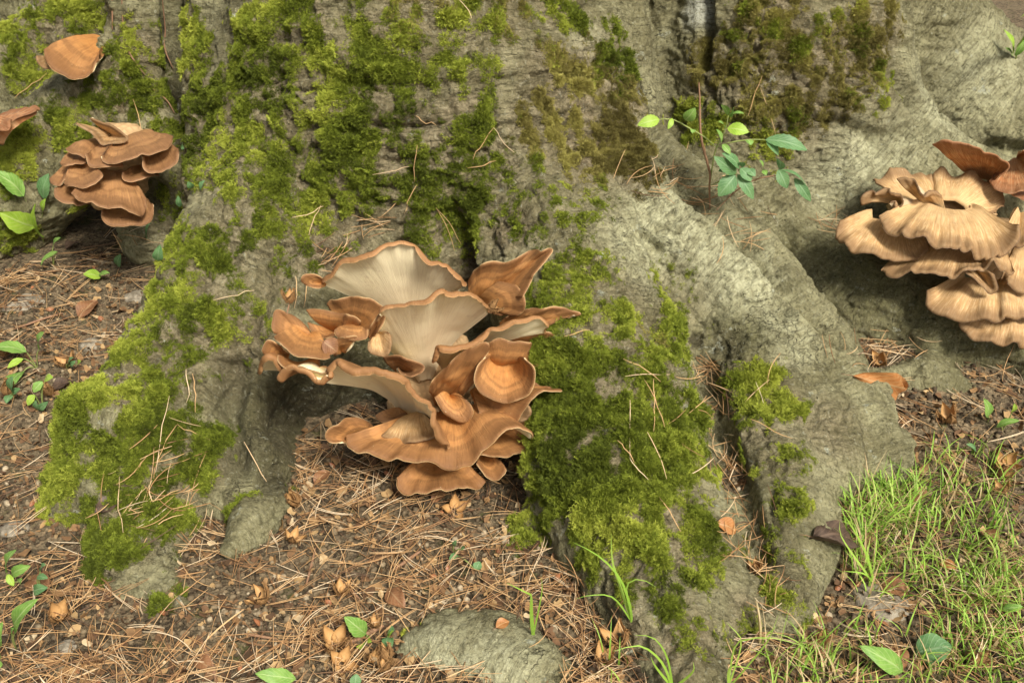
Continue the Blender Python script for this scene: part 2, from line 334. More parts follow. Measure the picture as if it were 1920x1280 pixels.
A_white = near_weight(TV, [(447,45,16),(449,65,17),(446,82,12),(1305,20,30,.6),(1130,478,12),(1300,30,30,.5)], bvh0, .6); A_recess_shade = near_weight(TV, [(430,740,50,.5),(450,850,60,.6),(520,900,50,.7),(430,690,40,.4),(560,790,110,.8),(650,760,110,.85),(500,820,70,.6),(700,830,90,.85),(620,860,60,.85),(760,800,90,.9),(900,830,80,.8),(960,880,50,.6),(1700,660,40,.3),(1880,715,50,.5),(110,140,60,.5),(60,170,60,.5),(290,400,60,.5),(1360,650,40,.5),(320,40,22,.9),(322,100,20,.9),(324,170,24,.9),(326,230,24,.9),(860,440,16,.8),(868,470,20,.8),(876,500,22,.9),(1306,640,16,.8),(1300,680,18,.8),(1190,120,14,.8),(1205,170,18,.8),(1225,230,18,.8),(1245,280,16,.7),(1190,40,8,.8),(1190,80,10,.8)], bvh0, .4)  # second mask paints shade into the hollow, trunk creases and root undersides
A_brown = np.maximum(A_brown, .75 * A_moss); A_brown = np.maximum(A_brown, .8 * A_dry)
# relief: big lumps, scabs of bark and fine furrows; smoother on the bare grey roots
rough = np.clip(0.55 + 0.6 * A_brown + 0.5 * A_moss - 0.45 * A_pale, 0.2, 1.3)
rel = 0.018 * fbm(TV * 5.0, 3) + 0.012 * rough * fbm(TV * 14, 4)
rid = 1 - np.abs(fbm(TV * np.array([10, 10, 16.]) + 3, 3)) * 2.4
rel -= 0.02 * A_recess_shade + A_fur * (1 + .5 * mn2)
rel -= 0.012 * np.clip(rid - 0.72, 0, 1) / 0.28 * rough * (TV[:, 2] < 0.75)
rel += 0.0065 * (rough - .25 * A_pale) * fbm(TV * 55, 2) + 0.006 * M_d * (1 + 1.6 * fbm(TV * 26 + 60, 2))
scab = fbm(TV * 24 + 31, 3); rel += 0.008 * sstep(0.12, 0.2, scab) * sstep(-.1, .25, fbm(TV * 5 + 9, 2))
up = sstep(0.42, 0.7, TV[:, 2]); rel += up * 0.010 * fbm(TV * np.array([5, 5, 42.]), 3)     # creases round the trunk
TV = TV + TN * rel[:, None]; TN = vnormals(TV, TF)

# how far along its own root each spot lies: the wrinkles of beech bark run across that
A_al = np.zeros(len(TV)); _bd = np.full(len(TV), 9.0)
for ci, (nme, kk, pts) in enumerate(CH):
    s0 = ci * 3.7
    for (ax, ay, az, ra), (bx, by, bz, rb) in zip(pts[:-1], pts[1:]):
        a_, v_ = np.array([ax, ay, az]), np.array([bx - ax, by - ay, bz - az]); L_ = np.linalg.norm(v_)
        tt_ = ((TV - a_) @ v_) / (L_ * L_); tc_ = np.clip(tt_, 0, 1); dd_ = np.linalg.norm(TV - a_ - tc_[:, None] * v_, axis=1) - (ra + (rb - ra) * tc_)
        mm = dd_ < _bd; _bd[mm] = dd_[mm]; A_al[mm] = s0 + tt_[mm] * L_; s0 += L_
A_al = A_al + .03 * fbm(TV * 4, 2)

# ------------------------------------------------------------------ bark material
k = NT('beech_bark', 0.9, 0.2); oc = k.coord()
n1 = k.noise(oc, 9, 6, .6); n2 = k.noise(oc, 45, 6, .65); n3 = k.noise(oc, 160, 4, .7)
base = k.mix(k.ramp(n1, .38, .62, 0, 1), rgb(.235, .205, .11), rgb(.40, .36, .21))
base = k.mix(k.math('MULTIPLY', k.attr('pale'), k.ramp(n2, .38, .58, .4, 1)), base, rgb(.64, .60, .39))
base = k.mix(k.math('MULTIPLY', k.attr('brown'), k.ramp(n1, .3, .6, .5, 1)), base, k.mix(k.ramp(n2, .42, .58, 0, 1), rgb(.15, .105, .06), rgb(.36, .275, .175)))
base = k.mix(k.math('MULTIPLY', k.attr('algae_shade'), k.ramp(n2, .3, .6, .65, 1)), base, k.mix(k.ramp(n2, .4, .6, 0, 1), rgb(.09, .08, .034), rgb(.20, .18, .085)))  # dark olive: algae, and the painted shade of the hollow
base = k.mix(k.math('MULTIPLY', k.attr('moss'), k.ramp(n3, .35, .6, .1, .6)), base, k.mix(n2, rgb(.08, .08, .018), rgb(.17, .15, .045)))
base = k.mix(k.math('MULTIPLY', k.attr('dry'), k.ramp(n3, .35, .6, .1, .6)), base, k.mix(n2, rgb(.15, .105, .05), rgb(.30, .23, .12)))
base = k.mix(k.math('MULTIPLY', k.attr('white'), k.ramp(n3, .35, .5, .4, 1)), base, rgb(.72, .71, .64))
base = k.mix(k.math('MULTIPLY', k.attr('recess_shade'), k.ramp(n2, .3, .55, .5, 1)), base, rgb(.06, .045, .028))  # near-black brown for the shade painted into recesses
base = k.mix(k.ramp(k.noise(oc, 14, 5, .7), .52, .66, 0, .6), base, k.mix(.5, base, rgb(.12, .11, .05)))
cal = k.node('ShaderNodeCombineXYZ'); alo = k.attr('along'); sp1 = k.node('ShaderNodeSeparateXYZ'); k.l.new(oc, sp1.inputs[0]); k.l.new(alo, cal.inputs[0]); k.l.new(sp1.outputs[0], cal.inputs[1]); k.l.new(sp1.outputs[1], cal.inputs[2])
zline = k.noise(k.map(cal.outputs[0], (68, 5, 5)), 1.0, 4, .65); sep0 = k.node('ShaderNodeSeparateXYZ'); k.l.new(oc, sep0.inputs[0])
zl = k.math('MULTIPLY', k.ramp(k.math('ABSOLUTE', k.math('SUBTRACT', zline, .5)), .0, .022, 1, 0), k.ramp(sep0.outputs[2], .35, .7, .32, .65)); base = k.mix(zl, base, rgb(.11, .095, .05))
pit = k.ramp(k.voro(k.map(oc, (1, 1, 1.5)), 55), .22, .08, 0, 1); base = k.mix(k.math('MULTIPLY', pit, k.ramp(k.noise(oc, 18, 3, .6), .45, .6, 0, .65)), base, rgb(.07, .06, .03))
lich = k.ramp(k.noise(oc, 22, 3, .6), .66, .70, 0, .75); base = k.mix(k.math('MULTIPLY', lich, k.ramp(n3, .4, .55, 0, 1)), base, rgb(.50, .50, .40))
spk = k.ramp(k.voro(oc, 75), .10, .05, 0, 1); base = k.mix(k.math('MULTIPLY', spk, k.ramp(n1, .45, .6, 0, .7)), base, rgb(.55, .54, .45))
gr = k.noise(k.map(oc, (1, 1, .8)), 105, 5, .72, .4); gr2 = k.noise(oc, 48, 4, .7, .6)
base = k.mix(k.ramp(gr, .34, .50, .62, 0), base, k.mix(.72, base, rgb(.055, .05, .022))); base = k.mix(k.ramp(gr, .54, .68, 0, .45), base, k.mix(.5, base, rgb(.75, .72, .56)))
base = k.mix(k.ramp(gr2, .34, .46, .5, 0), base, k.mix(.6, base, rgb(.07, .06, .028)))
crk_v = k.map(oc, (1, 1, 1.9)); crk_n = k.noise(crk_v, 7, 4, .6, 0.0, 'Color')
wv = k.node('ShaderNodeVectorMath', operation='ADD'); sc_ = k.node('ShaderNodeVectorMath', operation='SCALE'); k.l.new(crk_n, sc_.inputs[0]); sc_.inputs[3].default_value = 0.35
k.l.new(crk_v, wv.inputs[0]); k.l.new(sc_.outputs[0], wv.inputs[1])
crk = k.voro(wv.outputs[0], 13, 'DISTANCE_TO_EDGE'); crkm = k.math('MULTIPLY', k.ramp(crk, .0, .035, 1, 0), k.ramp(k.noise(oc, 6, 3, .6), .56, .68, 0, 1))
base = k.mix(k.math('MULTIPLY', crkm, .5), base, rgb(.05, .042, .026))
hs = k.node('ShaderNodeMix', data_type='RGBA', blend_type='MULTIPLY'); hs.inputs[0].default_value = 1.0; k.set(hs.inputs[6], base); hs.inputs[7].default_value = (.97, 1.0, .93, 1); base = hs.outputs[2]
k.color(base)
zw = k.noise(k.map(cal.outputs[0], (75, 10, 10)), 1.0, 5, .7)
sep = k.node('ShaderNodeSeparateXYZ'); k.l.new(oc, sep.inputs[0]); zf = k.ramp(sep.outputs[2], .3, .75, .55, 1)
b1 = k.bump(k.math('MULTIPLY', zw, zf), 1.0, .02); b1 = k.bump(zl, -1.0, .006, b1)
b2 = k.bump(k.noise(oc, 32, 8, .72), 1.0, .014, b1)
b3 = k.bump(pit, -.6, .006, b2); b3 = k.bump(gr2, 1.0, .011, b3); b3 = k.bump(gr, 1.0, .007, b3)
b4 = k.bump(crkm, -1.0, .014, b3)

BARK = k.m

# ------------------------------------------------------------------ tree object, split into trunk and roots (one seamless surface)
tree = empty('beech_tree', (-0.2, 2.7, 0.0)); tag(tree, 'old mossy beech tree with buttressed trunk and spreading roots', 'tree')
NAMES = []; [NAMES.append(c[0]) for c in CH if c[0] not in NAMES]
fc = TV[TF].mean(1); bestd = np.full(len(fc), 9.0); best = np.zeros(len(fc), int)
for nme, kk, pts in CH:
    d = chain_d(pts, fc[:, 0], fc[:, 1], fc[:, 2]); d = d - (0.0 if nme == 'trunk' else 0.01)
    mm = d < bestd; bestd[mm] = d[mm]; best[mm] = NAMES.index(nme)
ROOT_LABEL = {'root_a': 'mossy buttress root sweeping down to the lower left', 'root_b': 'broad mossy root running straight towards the viewer', 'root_s': 'bare stone-like hump of root at the bottom edge',
  'root_c': 'smooth pale grey root sloping down to the right', 'root_d': 'dark greenish root lying under the tan fungus', 'root_e': 'smooth grey root above the tan fungus', 'root_f': 'flaky grey root at the upper right corner',
  'root_s2': 'dark low root hump beside dry needles', 'root_g': 'moss-topped grey root behind the left-hand fungus', 'root_h': 'shaded root at the upper left corner'}
for i, nme in enumerate(NAMES):
    f = TF[best == i]
    if len(f) == 0: continue
    u = np.unique(f); mp = np.full(len(TV), -1, np.int64); mp[u] = np.arange(len(u))
    V = TV[u]; Fn = mp[f]
    if nme == 'trunk':                 # carry the open upper edge of the trunk on upwards
        ed = np.concatenate([np.stack([Fn[:, a], Fn[:, (a + 1) % 4]], 1) for a in range(4)]); key = np.sort(ed, 1)
        _, inv, ct = np.unique(key, axis=0, return_inverse=True, return_counts=True); be = ed[ct[inv.ravel()] == 1]
        be = be[(V[be][:, :, 2] > 1.26).all(1)]; bu = np.unique(be); mp2 = {int(a): len(V) + j for j, a in enumerate(bu)}
        top = V[bu].copy(); cxy = np.array([0.0, 3.0]); top[:, :2] = cxy + (top[:, :2] - cxy) * 0.9; top[:, 2] = 6.0
        Nu = np.concatenate([TN[u], TN[u][bu]]); V = np.concatenate([V, top])
        Fn = np.concatenate([Fn, np.array([[b, a, mp2[int(a)], mp2[int(b)]] for a, b in be])])
        ext = np.concatenate([u, u[bu]])
    else: Nu = TN[u]; ext = u
    o = mesh_np('trunk' if nme == 'trunk' else 'root', V - np.array(tree.location), Fn, BARK, tree)
    for an, av in (('moss', np.clip(M_d * 1.3, 0, 1)), ('dry', np.clip(D_d * 1.3, 0, 1)), ('brown', A_brown), ('algae_shade', A_alg_shade), ('pale', A_pale), ('white', A_white), ('recess_shade', A_recess_shade), ('along', A_al)): attr(o, an, av[ext])
    o.data.normals_split_custom_set_from_vertices(Nu.tolist())
    if nme in ROOT_LABEL: o['label'] = ROOT_LABEL[nme]

# ------------------------------------------------------------------ ground sheet
def axis(a, b, step, far):
    c = list(np.arange(a, b, step)); s = step; lo = a
    pre = []
    while lo > -far: s *= 1.35; lo -= s; pre.append(lo)
    s = step; hi = c[-1]; post = []
    while hi < far: s *= 1.35; hi += s; post.append(hi)
    return np.array(pre[::-1] + c + post)
gx = axis(-1.75, 1.75, 0.011, 90); gy = axis(0.9, 3.4, 0.011, 90)
X, Y_ = np.meshgrid(gx, gy); Z = ground_z(X, Y_)
I = np.arange(X.size).reshape(X.shape)
GV = np.stack([X, Y_, Z], -1).reshape(-1, 3); GF = np.stack([I[:-1, :-1], I[:-1, 1:], I[1:, 1:], I[1:, :-1]], -1).reshape(-1, 4)
g = NT('woodland_soil', 0.95, 0.15); oc = g.coord()
n1 = g.noise(oc, 6, 5, .6); n2 = g.noise(oc, 60, 6, .7); v1 = g.voro(oc, 130, 'F1', 'Color'); n3 = g.noise(oc, 230, 4, .7)
c = g.mix(g.ramp(n2, .35, .65, 0, 1), rgb(.042, .031, .018), rgb(.19, .145, .085))
c = g.mix(g.ramp(n1, .4, .65, 0, .6), c, rgb(.22, .17, .10))
sv = g.node('ShaderNodeSeparateColor'); g.l.new(v1, sv.inputs[0])
c = g.mix(g.ramp(sv.outputs[0], .55, .9, 0, .7), c, rgb(.30, .215, .12)); c = g.mix(g.ramp(sv.outputs[1], .8, .95, 0, .6), c, rgb(.045, .028, .018))
c = g.mix(g.ramp(g.noise(oc, 14, 4, .6), .58, .68, 0, .6), c, rgb(.07, .08, .02))
g.color(c)
b = g.bump(n2, .9, .014); b = g.bump(g.voro(oc, 130), .8, .006, b); g.bump(n3, .6, .003, b)
ground = mesh_np('ground', GV, GF, g.m); tag(ground, 'brown woodland soil strewn with needles', kind='structure')

# ------------------------------------------------------------------ one tree of faces to drop things on
_gm = (np.abs(GV[GF[:, 0], 0]) < 2.4) & (GV[GF[:, 0], 1] < 4.5) & (GV[GF[:, 0], 1] > 0.6)
BV = np.concatenate([TV, GV]); BVHALL = BVHTree.FromPolygons(BV.tolist(), np.concatenate([TF, GF[_gm] + len(TV)]).tolist())
def hit(px, py):
    h = BVHALL.ray_cast(CAM, Vector(ray(px, py)).normalized())
    return (np.array(h[0]), np.array(h[1])) if h[0] is not None else (P(px, py, 2.0), np.array([0, 0, 1.0]))
def drop(x, y, z=2.0):
    h = BVHALL.ray_cast(Vector((x, y, z)), Vector((0, 0, -1)))
    return (np.array(h[0]), np.array(h[1])) if h[0] is not None else None

# ------------------------------------------------------------------ scattering by geometry nodes (only for what cannot be counted)
def eulers(M):                        # rotation matrices (n,3,3) -> XYZ eulers
    sy = np.clip(-M[:, 2, 0], -1, 1); y = np.arcsin(sy); x = np.arctan2(M[:, 2, 1], M[:, 2, 2]); z = np.arctan2(M[:, 1, 0], M[:, 0, 0])
    return np.stack([x, y, z], 1)
def frames(Zd, spin):                 # matrices whose z axis is Zd, turned by spin
    Zd = Zd / np.linalg.norm(Zd, axis=1, keepdims=True); a = np.where(np.abs(Zd[:, 2:3]) < .9, np.array([[0, 0, 1.0]]), np.array([[1.0, 0, 0]]))
    Xd = np.cross(a, Zd); Xd /= np.linalg.norm(Xd, axis=1, keepdims=True); Yd = np.cross(Zd, Xd)
    c, s = np.cos(spin)[:, None], np.sin(spin)[:, None]
    return np.stack([Xd * c + Yd * s, -Xd * s + Yd * c, Zd], 2)
def scatter(name, pts, rot, scl, vid, tint, variants, mat, label, cat, parent=None):
    coll = bpy.data.collections.new(name + '_shapes')
    for i, (V, F) in enumerate(variants):
        coll.objects.link(mesh_np('%s_shape_%02d' % (name, i), V, F, mat, link=False, smooth=True))
    me = bpy.data.meshes.new(name); me.vertices.add(len(pts)); me.vertices.foreach_set('co', np.asarray(pts, np.float32).ravel()); me.update()
    o = bpy.data.objects.new(name, me); COL.objects.link(o); me.materials.append(mat)
    attr(o, 'rot', rot, 'FLOAT_VECTOR'); attr(o, 'scl', scl, 'FLOAT_VECTOR' if np.ndim(scl) == 2 else 'FLOAT'); attr(o, 'vid', vid, 'INT'); attr(o, 'tint', tint)
    t = bpy.data.node_groups.new(name, 'GeometryNodeTree')
    t.interface.new_socket('Geometry', in_out='INPUT', socket_type='NodeSocketGeometry'); t.interface.new_socket('Geometry', in_out='OUTPUT', socket_type='NodeSocketGeometry')
    N, L = t.nodes, t.links; gi = N.new('NodeGroupInput'); go = N.new('NodeGroupOutput'); iop = N.new('GeometryNodeInstanceOnPoints'); ci = N.new('GeometryNodeCollectionInfo')
    ci.inputs['Collection'].default_value = coll; ci.inputs['Separate Children'].default_value = True; ci.inputs['Reset Children'].default_value = True
    def na(n, ty):
        x = N.new('GeometryNodeInputNamedAttribute'); x.data_type = ty; x.inputs['Name'].default_value = n; return x.outputs['Attribute']
    L.new(gi.outputs[0], iop.inputs['Points']); L.new(ci.outputs[0], iop.inputs['Instance']); iop.inputs['Pick Instance'].default_value = True
    L.new(na('vid', 'INT'), iop.inputs['Instance Index']); L.new(na('rot', 'FLOAT_VECTOR'), iop.inputs['Rotation'])
    L.new(na('scl', 'FLOAT_VECTOR' if np.ndim(scl) == 2 else 'FLOAT'), iop.inputs['Scale']); L.new(iop.outputs[0], go.inputs[0])
    md = o.modifiers.new('scatter', 'NODES'); md.node_group = t
    tag(o, label, cat if parent is None else None, kind='stuff')
    if parent: o.parent = parent; o.location = -Vector(parent.location)
    return o
def sample_surface(V, F, N, W, n):    # n points, probability by face area times mean vertex weight
    a = np.linalg.norm(np.cross(V[F[:, 2]] - V[F[:, 0]], V[F[:, 3]] - V[F[:, 1]]), axis=1) * .5; p = a * W[F].mean(1); p = p / p.sum()
    i = RNG.choice(len(F), n, p=p); u, v = RNG.random((2, n, 1)); q = F[i]
    B = lambda A: (A[q[:, 0]] * (1 - u) + A[q[:, 1]] * u) * (1 - v) + (A[q[:, 3]] * (1 - u) + A[q[:, 2]] * u) * v
    nn = B(N); return B(V), nn / np.linalg.norm(nn, axis=1, keepdims=True), q[:, 0]

# ------------------------------------------------------------------ moss
def moss_clump(seed, nspr=26, rad=.0105, length=.0088, width=.0017, feather=True):
    r = np.random.default_rng(seed); V, F = [], []
    for s in range(nspr):
        a = r.random() * 2 * math.pi; q = rad * math.sqrt(r.random()); b = np.array([q * math.cos(a), q * math.sin(a), -.003])
        lean = np.array([math.cos(a + r.normal(0, .8)), math.sin(a + r.normal(0, .8)), 0]) * (0.25 + 0.9 * q / rad) ; d = lean + np.array([0, 0, .75 + .5 * r.random()]); d /= np.linalg.norm(d)
        L = length * (.6 + .7 * r.random()); side = np.cross(d, r.normal(size=3)); side /= np.linalg.norm(side); droop = lean * .5 - np.array([0, 0, .5])
        n0 = len(V); K = 4
        for j in range(K):
            t = j / (K - 1); c = b + d * L * t + droop * L * .35 * t * t; w = width * (1.1 - .75 * t) * (.7 + .6 * r.random())
            V += [c - side * w * .5, c + side * w * .5]
        for j in range(K - 1): F.append((n0 + 2 * j, n0 + 2 * j + 1, n0 + 2 * j + 3, n0 + 2 * j + 2))
        if feather:
            for j in range(4):
                t = .3 + .2 * j; c = b + d * L * t + droop * L * .35 * t * t; sg = 1 if j % 2 else -1
                e = c + (side * sg * .9 + d * .6 + r.normal(size=3) * .25) * width * 1.9; n1 = len(V); wd = d * width * .45
                V += [c - wd, c + wd, e + wd * .3, e - wd * .3]; F.append((n1, n1 + 1, n1 + 2, n1 + 3))
    return np.array(V), np.array(F)
def moss_mat(name, lo, mid, hi):
    m = NT(name, 0.75, 0.2); t = m.attr('tint', 'Fac', 'INSTANCER'); oc = m.coord()
    sp = m.node('ShaderNodeSeparateXYZ'); m.l.new(oc, sp.inputs[0]); n = m.noise(oc, 260, 2, .5)
    f = m.math('ADD', m.math('MULTIPLY', n, .5), m.math('MULTIPLY', t, .8)); col = m.mix(m.ramp(f, .35, .65, 0, 1), lo, mid); col = m.mix(m.ramp(f, .62, 1.0, 0, 1), col, hi)
    m.color(col)
    tr = m.node('ShaderNodeBsdfTranslucent'); m.set(tr.inputs['Color'], col); ms = m.node('ShaderNodeMixShader'); ms.inputs[0].default_value = .28
    m.l.new(m.b.outputs[0], ms.inputs[1]); m.l.new(tr.outputs[0], ms.inputs[2]); m.l.new(ms.outputs[0], m.n['Material Output'].inputs['Surface']); return m.m
MOSS_M = moss_mat('moss', rgb(.095, .118, .014), rgb(.205, .25, .025), rgb(.45, .485, .07))
DRY_M = moss_mat('dry_moss', rgb(.15, .125, .035), rgb(.29, .25, .07), rgb(.42, .38, .10))
def lay_moss(name, W, n, mat, label, seed, smin=.45, smax=1.1):
    vis = (TN[:, 1] < .45) & (TV[:, 2] < 1.15)
    p, nn, vi = sample_surface(TV, TF, TN, W ** 1.0 * vis * (.6 + .4 * (thick > .1)), n); dirn = nn + np.array([0, 0, -.25]) * (1 - nn[:, 2:3]) + RNG.normal(0, .22, nn.shape)
    w = W[vi]; scl = (smin + (smax - smin) * RNG.random(n)) * (.35 + .65 * w) * (1 + .25 * thick[vi]) * (.85 + .7 * fbm(p * 32, 2))
    tint = np.clip(.5 + .45 * fbm(p * 7 + 40, 3) * 1.6 + .28 * fbm(p * 40, 2) + RNG.normal(0, .13, n), 0, 1)
    scatter(name, p + nn * .001, eulers(frames(dirn, RNG.random(n) * 6.283)), scl, RNG.integers(0, 6, n), tint, [moss_clump(seed + i) for i in range(6)], mat, label, 'moss', tree)
lay_moss('moss', M_d, 64000, MOSS_M, 'bright green feathery moss growing over the bark', 100)
lay_moss('dry_moss', D_d, 14000, DRY_M, 'thin brownish dry moss on the upper trunk', 200, .5, 1.0)

# ------------------------------------------------------------------ fungus materials (uv: u along the rim, v from the base out to the rim)
def cap_mat(name, inner, outer, band, edge, streak=0.0, rough=.62):
    m = NT(name, rough, .3); uv = m.node('ShaderNodeUVMap').outputs[0]; sp = m.node('ShaderNodeSeparateXYZ'); m.l.new(uv, sp.inputs[0]); u, v = sp.outputs[0], sp.outputs[1]
    oc = m.coord(); w = m.math('ADD', v, m.math('MULTIPLY', m.math('SUBTRACT', m.noise(oc, 16, 4, .6), .5), .34))
    cb = m.node('ShaderNodeCombineXYZ'); m.l.new(m.math('MULTIPLY', u, 1.0), cb.inputs[0]); m.l.new(m.math('MULTIPLY', v, .045), cb.inputs[1])
    fib = m.noise(cb.outputs[0], 75, 4, .7); fib2 = m.noise(cb.outputs[0], 26, 3, .6)
    c = m.mix(m.ramp(w, .1, .85, 0, 1), inner, outer)
    zb = m.node('ShaderNodeTexWave', wave_type='BANDS', bands_direction='X'); cz = m.node('ShaderNodeCombineXYZ'); m.l.new(w, cz.inputs[0]); m.l.new(cz.outputs[0], zb.inputs['Vector'])
    zb.inputs['Scale'].default_value = 1.7; zb.inputs['Distortion'].default_value = 0.0
    c = m.mix(m.math('MULTIPLY', m.ramp(zb.outputs['Fac'], .30, .95, 0, .12 if streak > .2 else .5), m.ramp(w, .3, .7, .0, 1)), c, band)
    c = m.mix(m.ramp(fib, .44, .64, 0, .45 + streak), c, m.mix(.55, c, rgb(.86, .64, .36) if streak else rgb(.66, .36, .12)))
    c = m.mix(m.ramp(fib2, .48, .68, 0, .5), c, m.mix(.5, c, band))
    c = m.mix(m.ramp(m.noise(oc, 11, 4, .6), .45, .68, 0, .55 if not streak else .3), c, m.mix(.62, c, band))
    c = m.mix(m.ramp(m.noise(oc, 42, 5, .65), .52, .7, 0, .5), c, m.mix(.5, c, band))
    c = m.mix(m.math('MULTIPLY', m.ramp(w, .76, .96, 0, 1), .7), c, band)
    c = m.mix(m.ramp(v, 1.045, 1.078, 0, .6), c, edge)
    fl = m.ramp(m.voro(oc, 120), .10, .06, 0, 1); c = m.mix(m.math('MULTIPLY', fl, m.ramp(m.noise(oc, 20, 2), .56, .66, 0, .8)), c, rgb(.8, .66, .42))
    m.color(c)
    b = m.bump(fib, .6, .004); b = m.bump(w, .0, .01, b); m.bump(m.noise(oc, 130, 4, .7), .35, .0025, b)
    m.b.inputs['Subsurface Weight'].default_value = 0.0
    return m.m
CAP = cap_mat('brown_cap', rgb(.52, .225, .058), rgb(.43, .205, .07), rgb(.165, .075, .027), rgb(.66, .46, .22))
RIM = cap_mat('brown_rolled_rim', rgb(.44, .22, .08), rgb(.40, .20, .075), rgb(.25, .12, .045), rgb(.48, .27, .115))
LCAP = cap_mat('dull_brown_cap', rgb(.40, .21, .085), rgb(.34, .175, .072), rgb(.17, .082, .034), rgb(.48, .29, .14))
TAN = cap_mat('tan_streaked_cap', rgb(.58, .375, .165), rgb(.45, .27, .11), rgb(.17, .095, .042), rgb(.10, .06, .035), .25, .75)
RCAP = cap_mat('red_brown_cap', rgb(.42, .17, .06), rgb(.36, .15, .055), rgb(.2, .085, .035), rgb(.4, .2, .09), .1)
def pore_mat(name, a, b_, edge):
    m = NT(name, .7, .2); uv = m.node('ShaderNodeUVMap').outputs[0]; sp = m.node('ShaderNodeSeparateXYZ'); m.l.new(uv, sp.inputs[0]); u, v = sp.outputs[0], sp.outputs[1]; oc = m.coord()
    cb = m.node('ShaderNodeCombineXYZ'); m.l.new(u, cb.inputs[0]); m.l.new(m.math('MULTIPLY', v, .06), cb.inputs[1]); fib = m.noise(cb.outputs[0], 60, 4, .7)
    w = m.math('ADD', v, m.math('MULTIPLY', m.math('SUBTRACT', m.noise(oc, 14, 4, .6), .5), .3))
    c = m.mix(m.ramp(w, .15, .8, 0, 1), a, b_); c = m.mix(m.ramp(fib, .42, .66, 0, .5), c, m.mix(.42, c, rgb(.50, .34, .17)))
    c = m.mix(m.ramp(m.noise(oc, 24, 5, .65), .58, .74, 0, .4), c, rgb(.58, .42, .22)); c = m.mix(m.ramp(w, .93, 1.05, 0, .5), c, edge); m.color(c)
    m.bump(m.noise(oc, 400, 2, .6), .3, .002, m.bump(fib, .35, .003)); return m.m
PORE = pore_mat('cream_pore_surface', rgb(.72, .57, .35), rgb(.95, .83, .53), rgb(.94, .80, .46))
PORE2 = pore_mat('dull_pore_surface', rgb(.38, .28, .17), rgb(.52, .40, .24), rgb(.45, .3, .15))
FLESH = pore_mat('fungus_flesh', rgb(.42, .27, .13), rgb(.55, .36, .18), rgb(.5, .3, .15))

